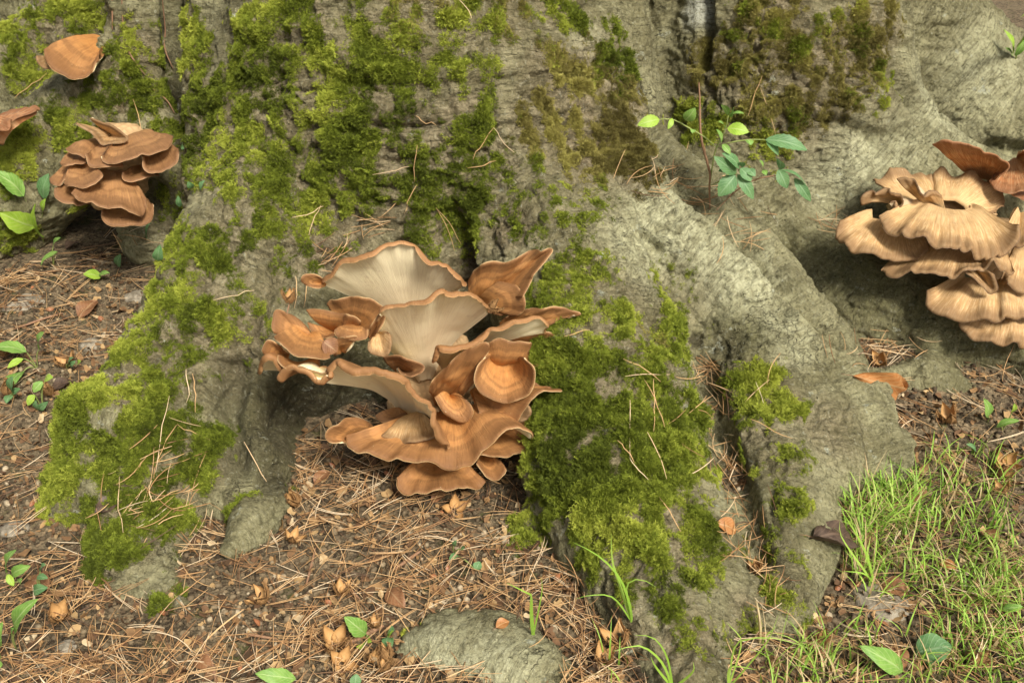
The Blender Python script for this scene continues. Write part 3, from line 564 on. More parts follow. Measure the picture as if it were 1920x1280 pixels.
# ------------------------------------------------------------------ fungus caps
def cr(P0, n):                        # Catmull-Rom through the points, n samples, by arc length
    P0 = np.asarray(P0, float); A = np.vstack([2 * P0[0] - P0[1], P0, 2 * P0[-1] - P0[-2]]); out = []
    for i in range(1, len(A) - 2):
        t = np.linspace(0, 1, 20, endpoint=False)[:, None]; a, b, c, d = A[i - 1], A[i], A[i + 1], A[i + 2]
        out.append(.5 * (2 * b + (c - a) * t + (2 * a - 5 * b + 4 * c - d) * t * t + (3 * b - a - 3 * c + d) * t ** 3))
    Q = np.vstack(out + [A[-2][None]]); s = np.r_[0, np.cumsum(np.linalg.norm(np.diff(Q, axis=0), axis=1))]; u = np.linspace(0, s[-1], n)
    return np.stack([np.interp(u, s, Q[:, j]) for j in range(Q.shape[1])], 1), s[-1]
CAPN = [0]
def cap(parent, rim, base, conv, front='brown', bulge=.02, th=.0065, curl=None, ruffle=.004, mats=(CAP, PORE), waves=9, label=None, base_w=0.25, name='cap', crossing=0.0):
    """rim: (x, y, Y) in crop coordinates plus depth; base: (x, y, Y). front: which face looks at the viewer."""
    CAPN[0] += 1; sd = CAPN[0]; rng = np.random.default_rng(sd)
    Rp = np.array([P(*conv(x, y), Y) for x, y, Y in rim]); B = P(*conv(base[0], base[1]), base[2])
    rimc, Lr = cr(Rp, max(28, min(110, int(sum(np.linalg.norm(np.diff(Rp, axis=0), axis=1)) / .0042)))); n = len(rimc)
    sl_ = np.linspace(0, Lr, len(rimc)); dirr = rimc - B; dirr /= np.linalg.norm(dirr, axis=1, keepdims=True); rimc = rimc + dirr * (.0055 * fbm(np.stack([sl_ * 30, 0 * sl_ + sd, 0 * sl_], 1), 3))[:, None] * np.minimum(1, np.minimum(sl_, Lr - sl_) / .02)[:, None]
    mid = rimc.mean(0); Bu = B + (rimc - mid) * base_w * .35
    reach = np.linalg.norm(rimc - Bu, axis=1); M = max(9, min(26, int(reach.mean() / .008)))
    if curl is None: curl = (.0044, 150, 1) if front == 'cream' else (.0034, 80, -1)
    v = np.linspace(0, 1, M)[None, :, None]; G = Bu[:, None] * (1 - v) + rimc[:, None] * v
    # viewer-facing normal
    def nrm(G):
        du = np.gradient(G, axis=0); dv = np.gradient(G, axis=1); N = np.cross(du, dv); N /= np.linalg.norm(N, axis=2, keepdims=True) + 1e-9; return N
    N = nrm(G); tc = C0 - G.reshape(-1, 3).mean(0)
    flip = -1 if (N.mean((0, 1)) @ tc) < 0 else 1
    Nm = N.mean((0, 1)) * flip; Nm /= np.linalg.norm(Nm)
    uu = np.linspace(0, 1, n)[:, None, None]; Ls = Lr
    ph = rng.random(6) * 6.28
    prof = np.sin(math.pi * np.clip(v, 0, 1) ** .8) * bulge
    arc = np.linspace(0, Ls, n); nz = lambda f, o: fbm(np.stack([arc * f, 0 * arc + sd * 3.1, 0 * arc + o], 1), 2)
    wav = (1.5 * nz(13, 0.) + 1.5 * nz(30, 4.) + .5 * nz(75, 8.) * (.5 + nz(7, 2.)))[:, None, None]
    G = G + Nm * prof * (.8 + .4 * np.sin(uu * 5 + ph[0])) + Nm * wav * ruffle * 1.7 * v ** (7 if front == 'cream' else 4.5)
    fl = np.stack([fbm(np.stack([G[:, j, 0], G[:, j, 1], G[:, j, 2]], 1) * 22 + sd, 2) for j in range(M)], 1)[:, :, None]
    G = G + Nm * fl * (.002 if front == 'cream' else .0065) * np.minimum(1, v * 3)
    # roll of the margin
    N = nrm(G)[:, -1] * flip; T = G[:, -1] - G[:, -2]; T /= np.linalg.norm(T, axis=1, keepdims=True)
    jig = .55 + .9 * np.clip(.5 + .5 * fbm(np.stack([np.linspace(0, Ls, n) * 26, 0 * np.ones(n) + sd, 0 * np.ones(n)], 1), 3), 0, 1)[:, None] + .12 * wav[:, :, 0] if True else 1
    rc, am, sg = curl; K = 6; ext = []
    endt = np.minimum(1, np.minimum(np.arange(n), n - 1 - np.arange(n)) / (0.06 * n))[:, None] * .7 + .3
    for q in range(1, K + 1):
        a = R(am) * q / K; ext.append(G[:, -1] + rc * jig * endt * (math.sin(a) * T + (1 - math.cos(a)) * N * sg))
    # shift whole sheet inwards so the rolled margin ends on the outline
    G = np.concatenate([G, np.stack(ext, 1)], 1); MM = M + K
    N = nrm(G) * flip
    vv = np.concatenate([np.linspace(0, 1, M), 1 + np.arange(1, K + 1) / K * .08])
    thk = th * (1.5 - .9 * np.clip(vv, 0, 1) ** 1.5)[None, :, None] * (1 - .55 * np.clip((vv - 1) / .08, 0, 1))[None, :, None]
    Fr = G + N * thk * .5; Bk = G - N * thk * .5
    top, bot = (Fr, Bk) if front == 'brown' else (Bk, Fr)
    lu = np.linspace(0, Ls, n); rl = reach.mean()
    def sheet(A, turn):
        I = np.arange(n * MM).reshape(n, MM); q = np.stack([I[:-1, :-1], I[1:, :-1], I[1:, 1:], I[:-1, 1:]], -1).reshape(-1, 4)
        return A.reshape(-1, 3), (q[:, ::-1] if turn else q), np.stack([np.repeat(lu[:, None] * 3.0 + sd, MM, 1), np.repeat(vv[None], n, 0)], -1).reshape(-1, 2)
    Vt, Ft, UVt = sheet(top, (flip > 0) != (front == 'brown'))
    # edge strip joins the two faces round the outline; it belongs to the cap
    I = np.arange(n * MM).reshape(n, MM); loop = np.concatenate([I[:, -1], I[-1, -2::-1], I[-2::-1, 0], I[0, 1:-1]])
    nb = len(loop); Vb, Fb, UVb = sheet(bot, (flip > 0) == (front == 'brown'))
    V = np.concatenate([Vt, Vb[loop]]); UV = np.concatenate([UVt, UVb[loop]]); o2 = len(Vt); a = np.arange(nb); b = (a + 1) % nb
    St = np.stack([loop[a], loop[b], o2 + b, o2 + a], 1)
    F = np.concatenate([Ft, St]); org = np.array(parent.location)
    o = mesh_np(name, V - org, F, mats[0] if front == 'brown' or len(mats) < 3 else mats[2], parent)
    p = mesh_np('pore_surface', Vb - org, Fb, mats[1], o)
    for ob, uvs in ((o, UV), (p, UVb)):
        l = ob.data.uv_layers.new(name='UVMap'); li = np.empty(len(ob.data.loops), np.int32); ob.data.loops.foreach_get('vertex_index', li); l.data.foreach_set('uv', uvs[li].astype(np.float32).ravel())
    if label: o['label'] = label
    return o
def rimq(pts, Y0, Y1, Y2):            # give a rim a depth that runs Y0 -> Y1 -> Y2
    m = len(pts) - 1; out = []
    for i, (x, y) in enumerate(pts):
        t = i / m; out.append((x, y, Y0 * (1 - t) ** 2 + 2 * (2 * Y1 - .5 * Y0 - .5 * Y2) * .5 * t * (1 - t) * 2 * .5 + Y2 * t * t if False else Y0 * (1 - t) * (1 - 2 * t) + Y1 * 4 * t * (1 - t) + Y2 * t * (2 * t - 1)))
    return out
def core(parent, c, rad, mat=FLESH, name='stem'):
    bm = bmesh.new(); bmesh.ops.create_icosphere(bm, subdivisions=4, radius=1.0); V = np.array([v.co[:] for v in bm.verts]); F = np.array([[v.index for v in f.verts] for f in bm.faces]); bm.free()
    V = V * np.array(rad) * (1 + .25 * fbm(V * 2.2 + c[0] * 9, 3))[:, None] + np.array(c) - np.array(parent.location)
    o = mesh_np(name, V, F, mat, parent); o.data.uv_layers.new(name='UVMap'); return o

cm = lambda x, y: (460 + x / 2.462, 430 + y / 2.462)
b0 = P(800, 800, 1.88); fungus = empty('bracket_fungus', (b0[0], b0[1], 0.04))
tag(fungus, 'largest fungus, a big rosette of brown caps with cream undersides in the tree hollow', 'fungus')
core(fungus, P(800, 770, 1.90), (.085, .09, .11)); core(fungus, P(840, 690, 1.93), (.07, .07, .09))
def mc(pts, Ys, base, **k): return cap(fungus, rimq(pts, *Ys), base, cm, **k)
CR = (CAP, PORE, RIM)
# back fan and its small side lobe
mc([(345,240),(395,195),(440,140),(520,98),(600,80),(720,68),(800,105),(880,155),(950,195),(1000,235),(1012,262)], (1.90,1.86,1.93), (770,470,1.97), front='cream', mats=CR, bulge=-.02, ruffle=.005, label='upright fan at the back showing its cream underside')
mc([(345,262),(300,262),(268,245),(275,222),(320,214),(352,225)], (1.88,1.86,1.88), (370,250,1.90), bulge=.004)
# right-hand back caps
mc([(1030,240),(1070,190),(1130,148),(1205,152),(1320,112),(1412,90),(1395,125),(1345,185),(1310,240),(1288,300)], (1.93,1.89,1.84), (1080,330,1.96), bulge=.012, ruffle=.006)
mc([(1150,250),(1230,270),(1284,305),(1286,350),(1262,384),(1200,392),(1140,380)], (1.88,1.84,1.90), (1090,320,1.93), bulge=.012)
mc([(1200,405),(1260,385),(1340,366),(1440,368),(1538,384),(1470,412),(1400,440),(1330,450)], (1.87,1.83,1.84), (1190,440,1.90), bulge=.01)
mc([(1210,512),(1260,482),(1350,472),(1450,492),(1550,548),(1540,572),(1480,562),(1420,590),(1345,624),(1288,602)], (1.86,1.80,1.80), (1170,560,1.88), bulge=.012, ruffle=.006)
# centre funnel
mc([(572,492),(600,440),(622,385),(640,356),(750,345),(840,318),(895,282),(950,288),(1050,300),(1105,345),(1120,400)], (1.80,1.70,1.83), (830,690,1.86), front='cream', mats=CR, bulge=-.028, ruffle=.003, label='pale funnel-shaped cap in the middle')
mc([(862,608),(868,575),(900,522),(1000,530),(1080,492),(1150,446),(1240,405),(1330,404),(1385,430),(1375,462)], (1.74,1.74,1.80), (930,640,1.85), front='cream', mats=CR, bulge=-.012, ruffle=.004)
# right-hand middle caps
mc([(860,730),(880,690),(930,640),(1000,585),(1095,540),(1112,575),(1062,650),(1040,720),(1000,775)], (1.76,1.71,1.73), (905,800,1.84), bulge=.02, ruffle=.004)
mc([(1090,548),(1150,530),(1230,531),(1308,546),(1300,580)], (1.73,1.72,1.73), (1170,625,1.78), bulge=.012, ruffle=.004)
mc([(1285,596),(1328,650),(1320,720),(1280,772),(1200,795),(1110,768),(1068,705),(1075,640),(1112,588)], (1.70,1.665,1.71), (1190,572,1.77), bulge=-.016, base_w=.9, label='rounded orange-brown cap facing outward')
mc([(880,785),(920,835),(970,860),(1010,858),(1038,828),(1015,785)], (1.72,1.69,1.71), (940,770,1.75), bulge=.01)
mc([(1065,815),(1130,860),(1210,892),(1260,850),(1340,775),(1458,745),(1400,732),(1335,705)], (1.69,1.68,1.74), (1060,740,1.79), bulge=.008, ruffle=.005)
mc([(1210,890),(1270,880),(1318,850),(1300,815),(1250,830)], (1.70,1.69,1.71), (1180,840,1.75), bulge=.005, mats=(TAN, PORE))
# bottom caps
mc([(470,955),(492,1008),(600,1040),(740,1060),(870,1062),(900,1076),(980,1080),(1045,1060),(1085,1018),(1140,962),(1220,925),(1310,930),(1322,958)], (1.66,1.60,1.66), (960,850,1.80), bulge=.022, ruffle=.004, th=.011, label='broad lower cap with a wavy margin')
mc([(460,988),(400,986),(384,955),(420,915),(480,890),(545,890),(590,910)], (1.64,1.645,1.72), (540,945,1.72), bulge=.006)
mc([(1040,1058),(1150,1036),(1250,1030),(1362,1014),(1340,940),(1310,850)], (1.67,1.665,1.72), (1120,930,1.78), bulge=.01)
mc([(706,1120),(722,1180),(780,1206),(860,1214),(920,1190),(990,1180),(1050,1186),(1110,1148)], (1.64,1.615,1.66), (900,1040,1.75), bulge=.012, label='lowest cap close above the litter')
mc([(1070,1085),(1118,1130),(1165,1135),(1194,1100),(1170,1045)], (1.67,1.66,1.69), (1080,1030,1.75), bulge=.006)
# left front cap with its underside to the viewer
mc([(366,712),(385,640),(430,598),(500,622),(600,622),(690,652),(740,692),(775,760),(840,830),(900,930),(938,1015)], (1.68,1.61,1.62), (770,872,1.80), front='cream', mats=CR, bulge=-.026, ruffle=.004, curl=(.0056,165,1), base_w=.55, label='left front cap tipped up to show its cream underside')
mc([(598,950),(650,962),(720,972),(800,980),(870,970),(895,915)], (1.70,1.655,1.67), (800,850,1.75), bulge=.008, mats=(TAN, PORE))
mc([(604,850),(640,876),(690,876),(745,858)], (1.76,1.75,1.77), (700,830,1.79), bulge=.004, mats=(LCAP, PORE))
# left cluster
mc([(135,470),(136,420),(146,382),(200,392),(262,432),(310,490)], (1.74,1.76,1.78), (330,545,1.79), bulge=.012)
mc([(138,490),(160,525),(230,568),(310,592),(390,592)], (1.71,1.67,1.69), (290,480,1.80), bulge=.014, ruffle=.003)
mc([(152,594),(110,602),(90,565),(112,528),(150,535),(175,560)], (1.70,1.69,1.71), (200,570,1.75), bulge=.006)
mc([(155,575),(180,615),(260,640),(340,662),(390,655)], (1.69,1.655,1.65), (330,590,1.75), bulge=-.02, curl=(.005,60,-1))
mc([(64,650),(80,590),(110,560),(160,600),(215,650)], (1.73,1.69,1.70), (230,640,1.78), front='cream', mats=CR, bulge=-.004, curl=(.005,150,1))
mc([(168,686),(220,652),(280,664),(330,700),(370,712),(402,680),(398,645)], (1.68,1.64,1.64), (330,640,1.73), bulge=.008, front='cream', mats=CR, curl=(.008,160,1))
mc([(272,372),(370,380),(462,398),(470,440),(430,480),(370,500),(312,472),(290,430)], (1.80,1.77,1.80), (420,470,1.83), bulge=.008)
mc([(378,345),(450,318),(520,306),(590,340),(620,400),(600,450),(560,482)], (1.83,1.80,1.78), (520,470,1.85), bulge=.012)
mc([(416,468),(440,490),(500,496),(552,488),(562,462)], (1.74,1.72,1.74), (500,450,1.78), bulge=.006)
mc([(448,428),(460,410),(490,406),(525,432),(522,452)], (1.76,1.75,1.76), (490,450,1.78), bulge=.004)
mc([(412,584),(430,520),(500,505),(504,525),(470,556)], (1.73,1.72,1.73), (440,560,1.76), bulge=.004)
mc([(572,520),(580,560),(615,580),(652,572),(664,520),(655,470)], (1.73,1.71,1.73), (620,480,1.77), bulge=.008, mats=(TAN, PORE))
mc([(640,590),(720,585),(808,636),(806,660),(760,668),(700,640)], (1.80,1.76,1.80), (720,660,1.84), bulge=.004, mats=(LCAP, PORE))
mc([(562,490),(590,440),(624,396),(632,430),(600,480),(585,505)], (1.74,1.73,1.74), (580,500,1.78), bulge=.003)

# tan fungus on the right-hand root
c3 = lambda x, y: (1400 + x / 2.133, 180 + y / 2.133)
b1 = P(1790, 520, 2.42); tanf = empty('bracket_fungus', tuple(b1)); tag(tanf, 'tan streaked tiered fungus with dark wavy margins on the right-hand root', 'fungus', 'fungi on the roots')
tag(fungus, group='fungi on the roots')
core(tanf, P(1800, 470, 2.40), (.17, .10, .10)); core(tanf, P(1765, 400, 2.44), (.13, .09, .05)); core(tanf, P(1700, 450, 2.36), (.10, .07, .06)); core(tanf, P(1870, 560, 2.32), (.13, .10, .10))
TM = (TAN, PORE2)
def tc_(pts, Ys, base, **k): k.setdefault('mats', TM); k.setdefault('ruffle', .009); k.setdefault('th', .006); k.setdefault('curl', (.006, 90, -1)); k['base_w'] = max(1.2, k.get('base_w', 0) * 1.5); return cap(tanf, rimq(pts, *Ys), base, c3, **k)
tc_([(520,345),(530,322),(580,322),(640,312),(700,300),(745,318)], (2.42,2.46,2.46), (730,440,2.34), bulge=-.006)
tc_([(740,330),(765,308),(850,310),(920,320),(1000,370),(1025,430),(985,466),(905,462)], (2.46,2.44,2.32), (840,445,2.34), bulge=-.004, ruffle=.006)
tc_([(488,402),(500,380),(560,384),(610,405),(615,440),(560,442)], (2.30,2.29,2.28), (650,430,2.34), bulge=.006)
tc_([(600,345),(660,340),(720,370),(780,400)], (2.34,2.33,2.33), (760,440,2.35), bulge=.004)
tc_([(376,498),(382,580),(440,598),(520,630),(600,650),(668,650),(735,606)], (2.24,2.16,2.22), (570,505,2.30), bulge=.008, base_w=.9)
tc_([(530,490),(576,545),(640,550),(720,582),(800,602),(900,616),(1000,612),(1058,590),(1074,545)], (2.22,2.12,2.18), (800,448,2.33), bulge=.012, base_w=.8)
tc_([(1040,520),(1070,590),(1110,585),(1180,560),(1260,520)], (2.2,2.16,2.22), (1120,460,2.36), bulge=.014, base_w=.8)
tc_([(540,690),(600,720),(700,702),(820,712),(930,706),(990,668),(1070,692)], (2.18,2.10,2.12), (860,600,2.28), bulge=.012, base_w=1.2)
tc_([(1025,705),(1050,742),(1110,765),(1190,745),(1280,700)], (2.14,2.10,2.14), (1130,590,2.28), bulge=.014, base_w=.7)
tc_([(720,790),(736,842),(800,856),(870,886),(950,880),(1000,892),(1050,862),(1110,872),(1200,850),(1290,800)], (2.15,2.06,2.1), (990,735,2.2), bulge=.012, base_w=.9)
tc_([(846,870),(890,940),(965,984),(1050,966),(1150,972),(1260,920)], (2.12,2.04,2.08), (1040,860,2.16), bulge=.012, base_w=.9)
tc_([(870,712),(930,745),(984,768),(975,720),(965,690)], (2.12,2.10,2.12), (900,690,2.16), bulge=.003)
# reddish fungus behind it
redf = empty('bracket_fungus', tuple(P(1900, 330, 2.6))); tag(redf, 'flat red-brown fungus pair above and behind the tan tiered fungus', 'fungus', 'fungi on the roots')
RM = (RCAP, PORE2)
cap(redf, rimq([(752,178),(800,170),(870,190),(950,215),(1045,262),(1040,290),(1010,312)], 2.42, 2.38, 2.38), (960,330,2.52), c3, mats=RM, bulge=.016)
cap(redf, rimq([(965,330),(1000,372),(1060,384),(1130,380),(1220,340),(1200,240),(1110,228)], 2.40, 2.34, 2.40), (1080,250,2.52), c3, mats=RM, bulge=.012)
cap(redf, rimq([(1050,385),(1109,410),(1200,420),(1280,380)], 2.38, 2.35, 2.38), (1150,350,2.5), c3, mats=RM, bulge=.01)

# brown fungus on the left-hand root
c2 = lambda x, y: (x / 2.559, y / 2.559)
b2 = P(225, 340, 2.62); leff = empty('bracket_fungus', tuple(b2)); tag(leff, 'brown tiered fungus of small stacked caps above the leafy seedling on the left', 'fungus', 'fungi on the roots')
core(leff, P(235, 310, 2.60), (.11, .08, .11)); core(leff, P(215, 350, 2.56), (.07, .07, .07))
LM = (LCAP, PORE)
def lc_(pts, Ys, base, **k):
    Ys = [y - .09 for y in Ys]; base = (base[0], base[1], base[2] - .07)
    k.setdefault('mats', LM); k.setdefault('ruffle', .004); k.setdefault('th', .011); return cap(leff, rimq(pts, *Ys), base, c2, **k)
lc_([(372,598),(400,612),(450,640),(492,690),(560,692),(616,668),(540,608),(490,590),(440,570)], (2.50,2.50,2.54), (540,650,2.58), bulge=.01, mats=(TAN, PORE))
lc_([(322,706),(360,726),(410,740),(480,738)], (2.46,2.44,2.48), (480,690,2.58), bulge=.01)
lc_([(290,772),(310,788),(350,786),(412,762)], (2.44,2.43,2.46), (390,730,2.54), bulge=.01)
lc_([(410,752),(440,792),(520,800),(592,792)], (2.43,2.41,2.45), (510,700,2.56), bulge=.014)
lc_([(486,732),(500,762),(560,772),(640,752),(740,716),(800,694),(826,658)], (2.42,2.42,2.52), (620,670,2.60), bulge=.014, base_w=.7)
lc_([(692,765),(700,812),(742,824),(800,800),(850,750),(852,716)], (2.46,2.45,2.52), (750,700,2.60), bulge=.014)
lc_([(700,700),(715,632),(760,660),(800,690)], (2.60,2.62,2.6), (740,700,2.60), bulge=.004)
lc_([(240,850),(262,878),(300,880),(372,842)], (2.42,2.40,2.46), (360,790,2.54), bulge=.012)
lc_([(306,870),(330,886),(420,890),(486,850),(478,825)], (2.39,2.37,2.42), (400,800,2.50), bulge=.014)
lc_([(590,834),(604,868),(660,870),(720,852),(762,842)], (2.46,2.45,2.5), (680,800,2.56), bulge=.01)
lc_([(266,900),(292,952),(360,980),(430,982)], (2.40,2.38,2.42), (400,860,2.52), bulge=.012)
lc_([(346,908),(400,960),(500,986),(580,1000),(660,1020),(695,1008),(696,960)], (2.36,2.34,2.42), (540,830,2.54), bulge=.02, base_w=.6)
lc_([(490,1012),(502,1052),(560,1076),(650,1070),(720,1042),(732,975)], (2.38,2.36,2.44), (640,930,2.52), bulge=.014)
# two single fungi at the left edge
f4 = empty('bracket_fungus', tuple(P(185, 100, 2.9))); tag(f4, 'single brown fungus jutting from the mossy root near the upper left corner', 'fungus', 'fungi on the roots')
cap(f4, rimq([(215,240),(228,290),(300,350),(380,374),(430,345),(470,280)], 2.62, 2.58, 2.66), (500,205,2.82), c2, mats=(CAP, PORE), bulge=.014, th=.014, base_w=.8)
cap(f4, rimq([(186,286),(210,334),(262,330),(250,290)], 2.62, 2.62, 2.64), (290,260,2.7), c2, mats=(TAN, PORE), bulge=.004)
f5 = empty('bracket_fungus', tuple(P(-5, 240, 2.8))); tag(f5, 'red-brown fungus cut by the left edge of the photo', 'fungus', 'fungi on the roots')
cap(f5, rimq([(186,552),(170,524),(110,530),(40,548),(-40,560)], 2.48, 2.54, 2.56), (-10,690,2.46), c2, mats=(RCAP, PORE), bulge=.02, th=.014)
cap(f5, rimq([(50,575),(40,610),(-10,640),(-80,640)], 2.44, 2.42, 2.46), (-60,570,2.54), c2, mats=(RCAP, PORE), bulge=.01, th=.014)

# ------------------------------------------------------------------ litter: crumbs, flakes, needles (uncountable ground cover)
def tint_mat(name, stops, typ='INSTANCER', rough=.85, transl=0.0, nscale=120, namt=.35, spec=.2):
    m = NT(name, rough, spec); t = m.attr('tint', 'Fac', typ); oc = m.coord(); t = m.math('ADD', t, m.math('MULTIPLY', m.math('SUBTRACT', m.noise(oc, nscale, 3, .6), .5), namt), True)
    r = m.node('ShaderNodeValToRGB'); m.l.new(t, r.inputs[0]); e = r.color_ramp.elements
    while len(e) < len(stops): e.new(.5)
    for i, (p, c) in enumerate(stops): e[i].position = p; e[i].color = rgb(*c)
    m.color(r.outputs[0]); m.bump(m.noise(oc, nscale * 3, 3, .6), .4, .002)
    if transl:
        tr = m.node('ShaderNodeBsdfTranslucent'); m.l.new(r.outputs[0], tr.inputs['Color']); ms = m.node('ShaderNodeMixShader'); ms.inputs[0].default_value = transl
        m.l.new(m.b.outputs[0], ms.inputs[1]); m.l.new(tr.outputs[0], ms.inputs[2]); m.l.new(ms.outputs[0], m.n['Material Output'].inputs['Surface'])
    return m.m
def ico(sub, rad, seed, amp=.35, freq=1.6):
    bm = bmesh.new(); bmesh.ops.create_icosphere(bm, subdivisions=sub, radius=1.0); V = np.array([v.co[:] for v in bm.verts]); F = np.array([[v.index for v in f.verts] for f in bm.faces]); bm.free()
    return V * np.array(rad) * (1 + amp * fbm(V * freq + seed * 7.7, 3))[:, None], F
def flake(seed, L, W):
    r = np.random.default_rng(seed); n = 9; a = np.linspace(0, 2 * math.pi, n, endpoint=False); rr = .7 + .5 * r.random(n)
    ring = np.stack([np.cos(a) * L * rr, np.sin(a) * W * rr, r.normal(0, .12, n) * L + .25 * L * np.cos(a) ** 2], 1); V = np.vstack([ring, [[0, 0, 0]], ring * .98 - [0, 0, .0008]])
    F = [(i, (i + 1) % n, n) for i in range(n)]; return V, np.array(F)
SOIL_M = tint_mat('soil_crumb', [(0, (.035, .025, .015)), (.4, (.10, .073, .042)), (.75, (.22, .165, .095)), (1, (.42, .34, .22))])
FLAKE_M = tint_mat('litter_flake', [(0, (.05, .032, .018)), (.35, (.155, .085, .042)), (.6, (.30, .175, .075)), (.8, (.44, .29, .13)), (1, (.58, .46, .28))], transl=.1)
TREEZ = BVHTree.FromPolygons(TV.tolist(), TF.tolist())
def ground_points(n, lo=(-1.55, .98), hi=(1.55, 3.2), dens=None):
    out = []
    while len(out) < n:
        x = lo[0] + (hi[0] - lo[0]) * random.random(); y = lo[1] + (hi[1] - lo[1]) * random.random() ** 1.35
        if abs(x) > (y + .75) * .56 + .06: continue
        if dens is not None and random.random() > dens(x, y): continue
        z = float(GZI(x, y)); h = TREEZ.ray_cast(Vector((x, y, 1.3)), Vector((0, 0, -1)))
        if h[0] is not None and h[0].z > z + .004: continue
        out.append((x, y, z))
    return np.array(out)
_xi, _yi = gx, gy
def GZI(x, y):
    i = min(max(int(np.searchsorted(_xi, x)) - 1, 0), len(_xi) - 2); j = min(max(int(np.searchsorted(_yi, y)) - 1, 0), len(_yi) - 2)
    u = (x - _xi[i]) / (_xi[i + 1] - _xi[i]); v = (y - _yi[j]) / (_yi[j + 1] - _yi[j])
    return (Z[j, i] * (1 - u) + Z[j, i + 1] * u) * (1 - v) + (Z[j + 1, i] * (1 - u) + Z[j + 1, i + 1] * u) * v
def rndrot(n, tilt): return np.stack([RNG.normal(0, tilt, n), RNG.normal(0, tilt, n), RNG.random(n) * 6.283], 1)
n = 20000; p = ground_points(n); tn = np.clip(.42 + .5 * fbm(p * 6, 2) + RNG.normal(0, .22, n), 0, 1)
scatter('soil_crumbs', p + [0, 0, .001], rndrot(n, 1.5), .45 + 1.5 * RNG.random(n) ** 3, RNG.integers(0, 5, n), tn, [ico(1, (.0052, .0046, .0038), i, .5) for i in range(5)], SOIL_M, 'loose dark soil crumbs and small clods on the ground', 'soil')
n = 11000; p = ground_points(n)
scatter('leaf_flakes', p + np.stack([0 * p[:, 0], 0 * p[:, 0], .003 + .006 * RNG.random(n)], 1), rndrot(n, .5), .4 + 1.2 * RNG.random(n) ** 3, RNG.integers(0, 6, n), RNG.beta(1.6, 1.8, n), [flake(i, .0095, .005 + .0006 * i) for i in range(6)], FLAKE_M, 'crumbled brown leaf flakes and bud scales on the ground', 'leaf litter')

def tubes(paths, rads, sides=3):      # many thin curved rods in one mesh: paths (n,k,3)
    n, kk, _ = paths.shape; T = np.gradient(paths, axis=1); T /= np.linalg.norm(T, axis=2, keepdims=True) + 1e-12
    ref = np.array([.31, .22, .92]); A = np.cross(T, ref); A /= np.linalg.norm(A, axis=2, keepdims=True) + 1e-12; B = np.cross(T, A)
    tp = (1 - .55 * np.abs(np.linspace(-1, 1, kk)) ** 3)[None, :, None]; rr = np.asarray(rads).reshape(n, 1, 1) * tp
    V = np.stack([paths + rr * (A * math.cos(2 * math.pi * s / sides) + B * math.sin(2 * math.pi * s / sides)) for s in range(sides)], 2)
    I = np.arange(n * kk * sides).reshape(n, kk, sides); J = np.roll(I, -1, 2)
    F = np.stack([I[:, :-1], J[:, :-1], J[:, 1:], I[:, 1:]], -1).reshape(-1, 4); return V.reshape(-1, 3), F
NEEDLE_M = tint_mat('dry_needle', [(0, (.13, .075, .045)), (.3, (.38, .20, .08)), (.65, (.64, .40, .18)), (1, (.78, .62, .40))], 'GEOMETRY', .6, 0, 60, .2, .35)
def needle_paths(c, nrm_, ang, L, bend, lift, kk=6):
    n = len(c); X_ = np.stack([np.cos(ang), np.sin(ang), 0 * ang], 1); X_ -= nrm_ * (X_ * nrm_).sum(1, keepdims=True); X_ /= np.linalg.norm(X_, axis=1, keepdims=True); Yv = np.cross(nrm_, X_)
    t = np.linspace(-.5, .5, kk)[None, :, None]
    return c[:, None] + X_[:, None] * (L[:, None, None] * t) + Yv[:, None] * (bend[:, None, None] * L[:, None, None] * (t * t - .08)) + nrm_[:, None] * (lift[:, :1, None] * (t + .5) + lift[:, 1:2, None] * (.5 - t) )
n = 4600
def ndens(x, y):
    v = .55 + .45 * math.sin(x * 9 + 2 * math.sin(y * 7)) * math.cos(y * 8 + x * 3)
    if x > .55 and y < 1.95: v *= .65
    if -.35 < x < .35 and y < 1.55: v = max(v, .8)
    return v
c = ground_points(n, dens=ndens); ang = RNG.random(n) * 6.283; L = .055 + .06 * RNG.random(n)
N1 = np.tile([[0, 0, 1.0]], (n, 1)) + RNG.normal(0, .10, (n, 3)); N1 /= np.linalg.norm(N1, axis=1, keepdims=True)
pa = needle_paths(c + np.stack([0 * L, 0 * L, .004 + .012 * RNG.random(n) ** 2], 1), N1, ang, L, RNG.normal(0, .22, n), np.abs(RNG.normal(0, .007, (n, 2))))
sel = RNG.random(n) < .55            # a twin sharing one end makes the pair
pb = pa[sel].copy(); d = pb - pb[:, :1]; a2 = RNG.normal(0, .22, len(pb)); cs, sn = np.cos(a2)[:, None], np.sin(a2)[:, None]
pb = pb[:, :1] + np.stack([d[..., 0] * cs - d[..., 1] * sn, d[..., 0] * sn + d[..., 1] * cs, d[..., 2] + .002], -1)
tn = np.clip(.48 + RNG.normal(0, .32, n), 0, 1); allp = np.concatenate([pa, pb]); allt = np.concatenate([tn, np.clip(tn[sel] + RNG.normal(0, .08, len(pb)), 0, 1)])
V, F = tubes(allp, .0006 + .0004 * RNG.random(len(allp))); o = mesh_np('pine_needles', V, F, NEEDLE_M); attr(o, 'tint', np.repeat(allt, 18)); tag(o, 'dense litter of dry tan pine needles on the soil', 'needle litter', kind='stuff')
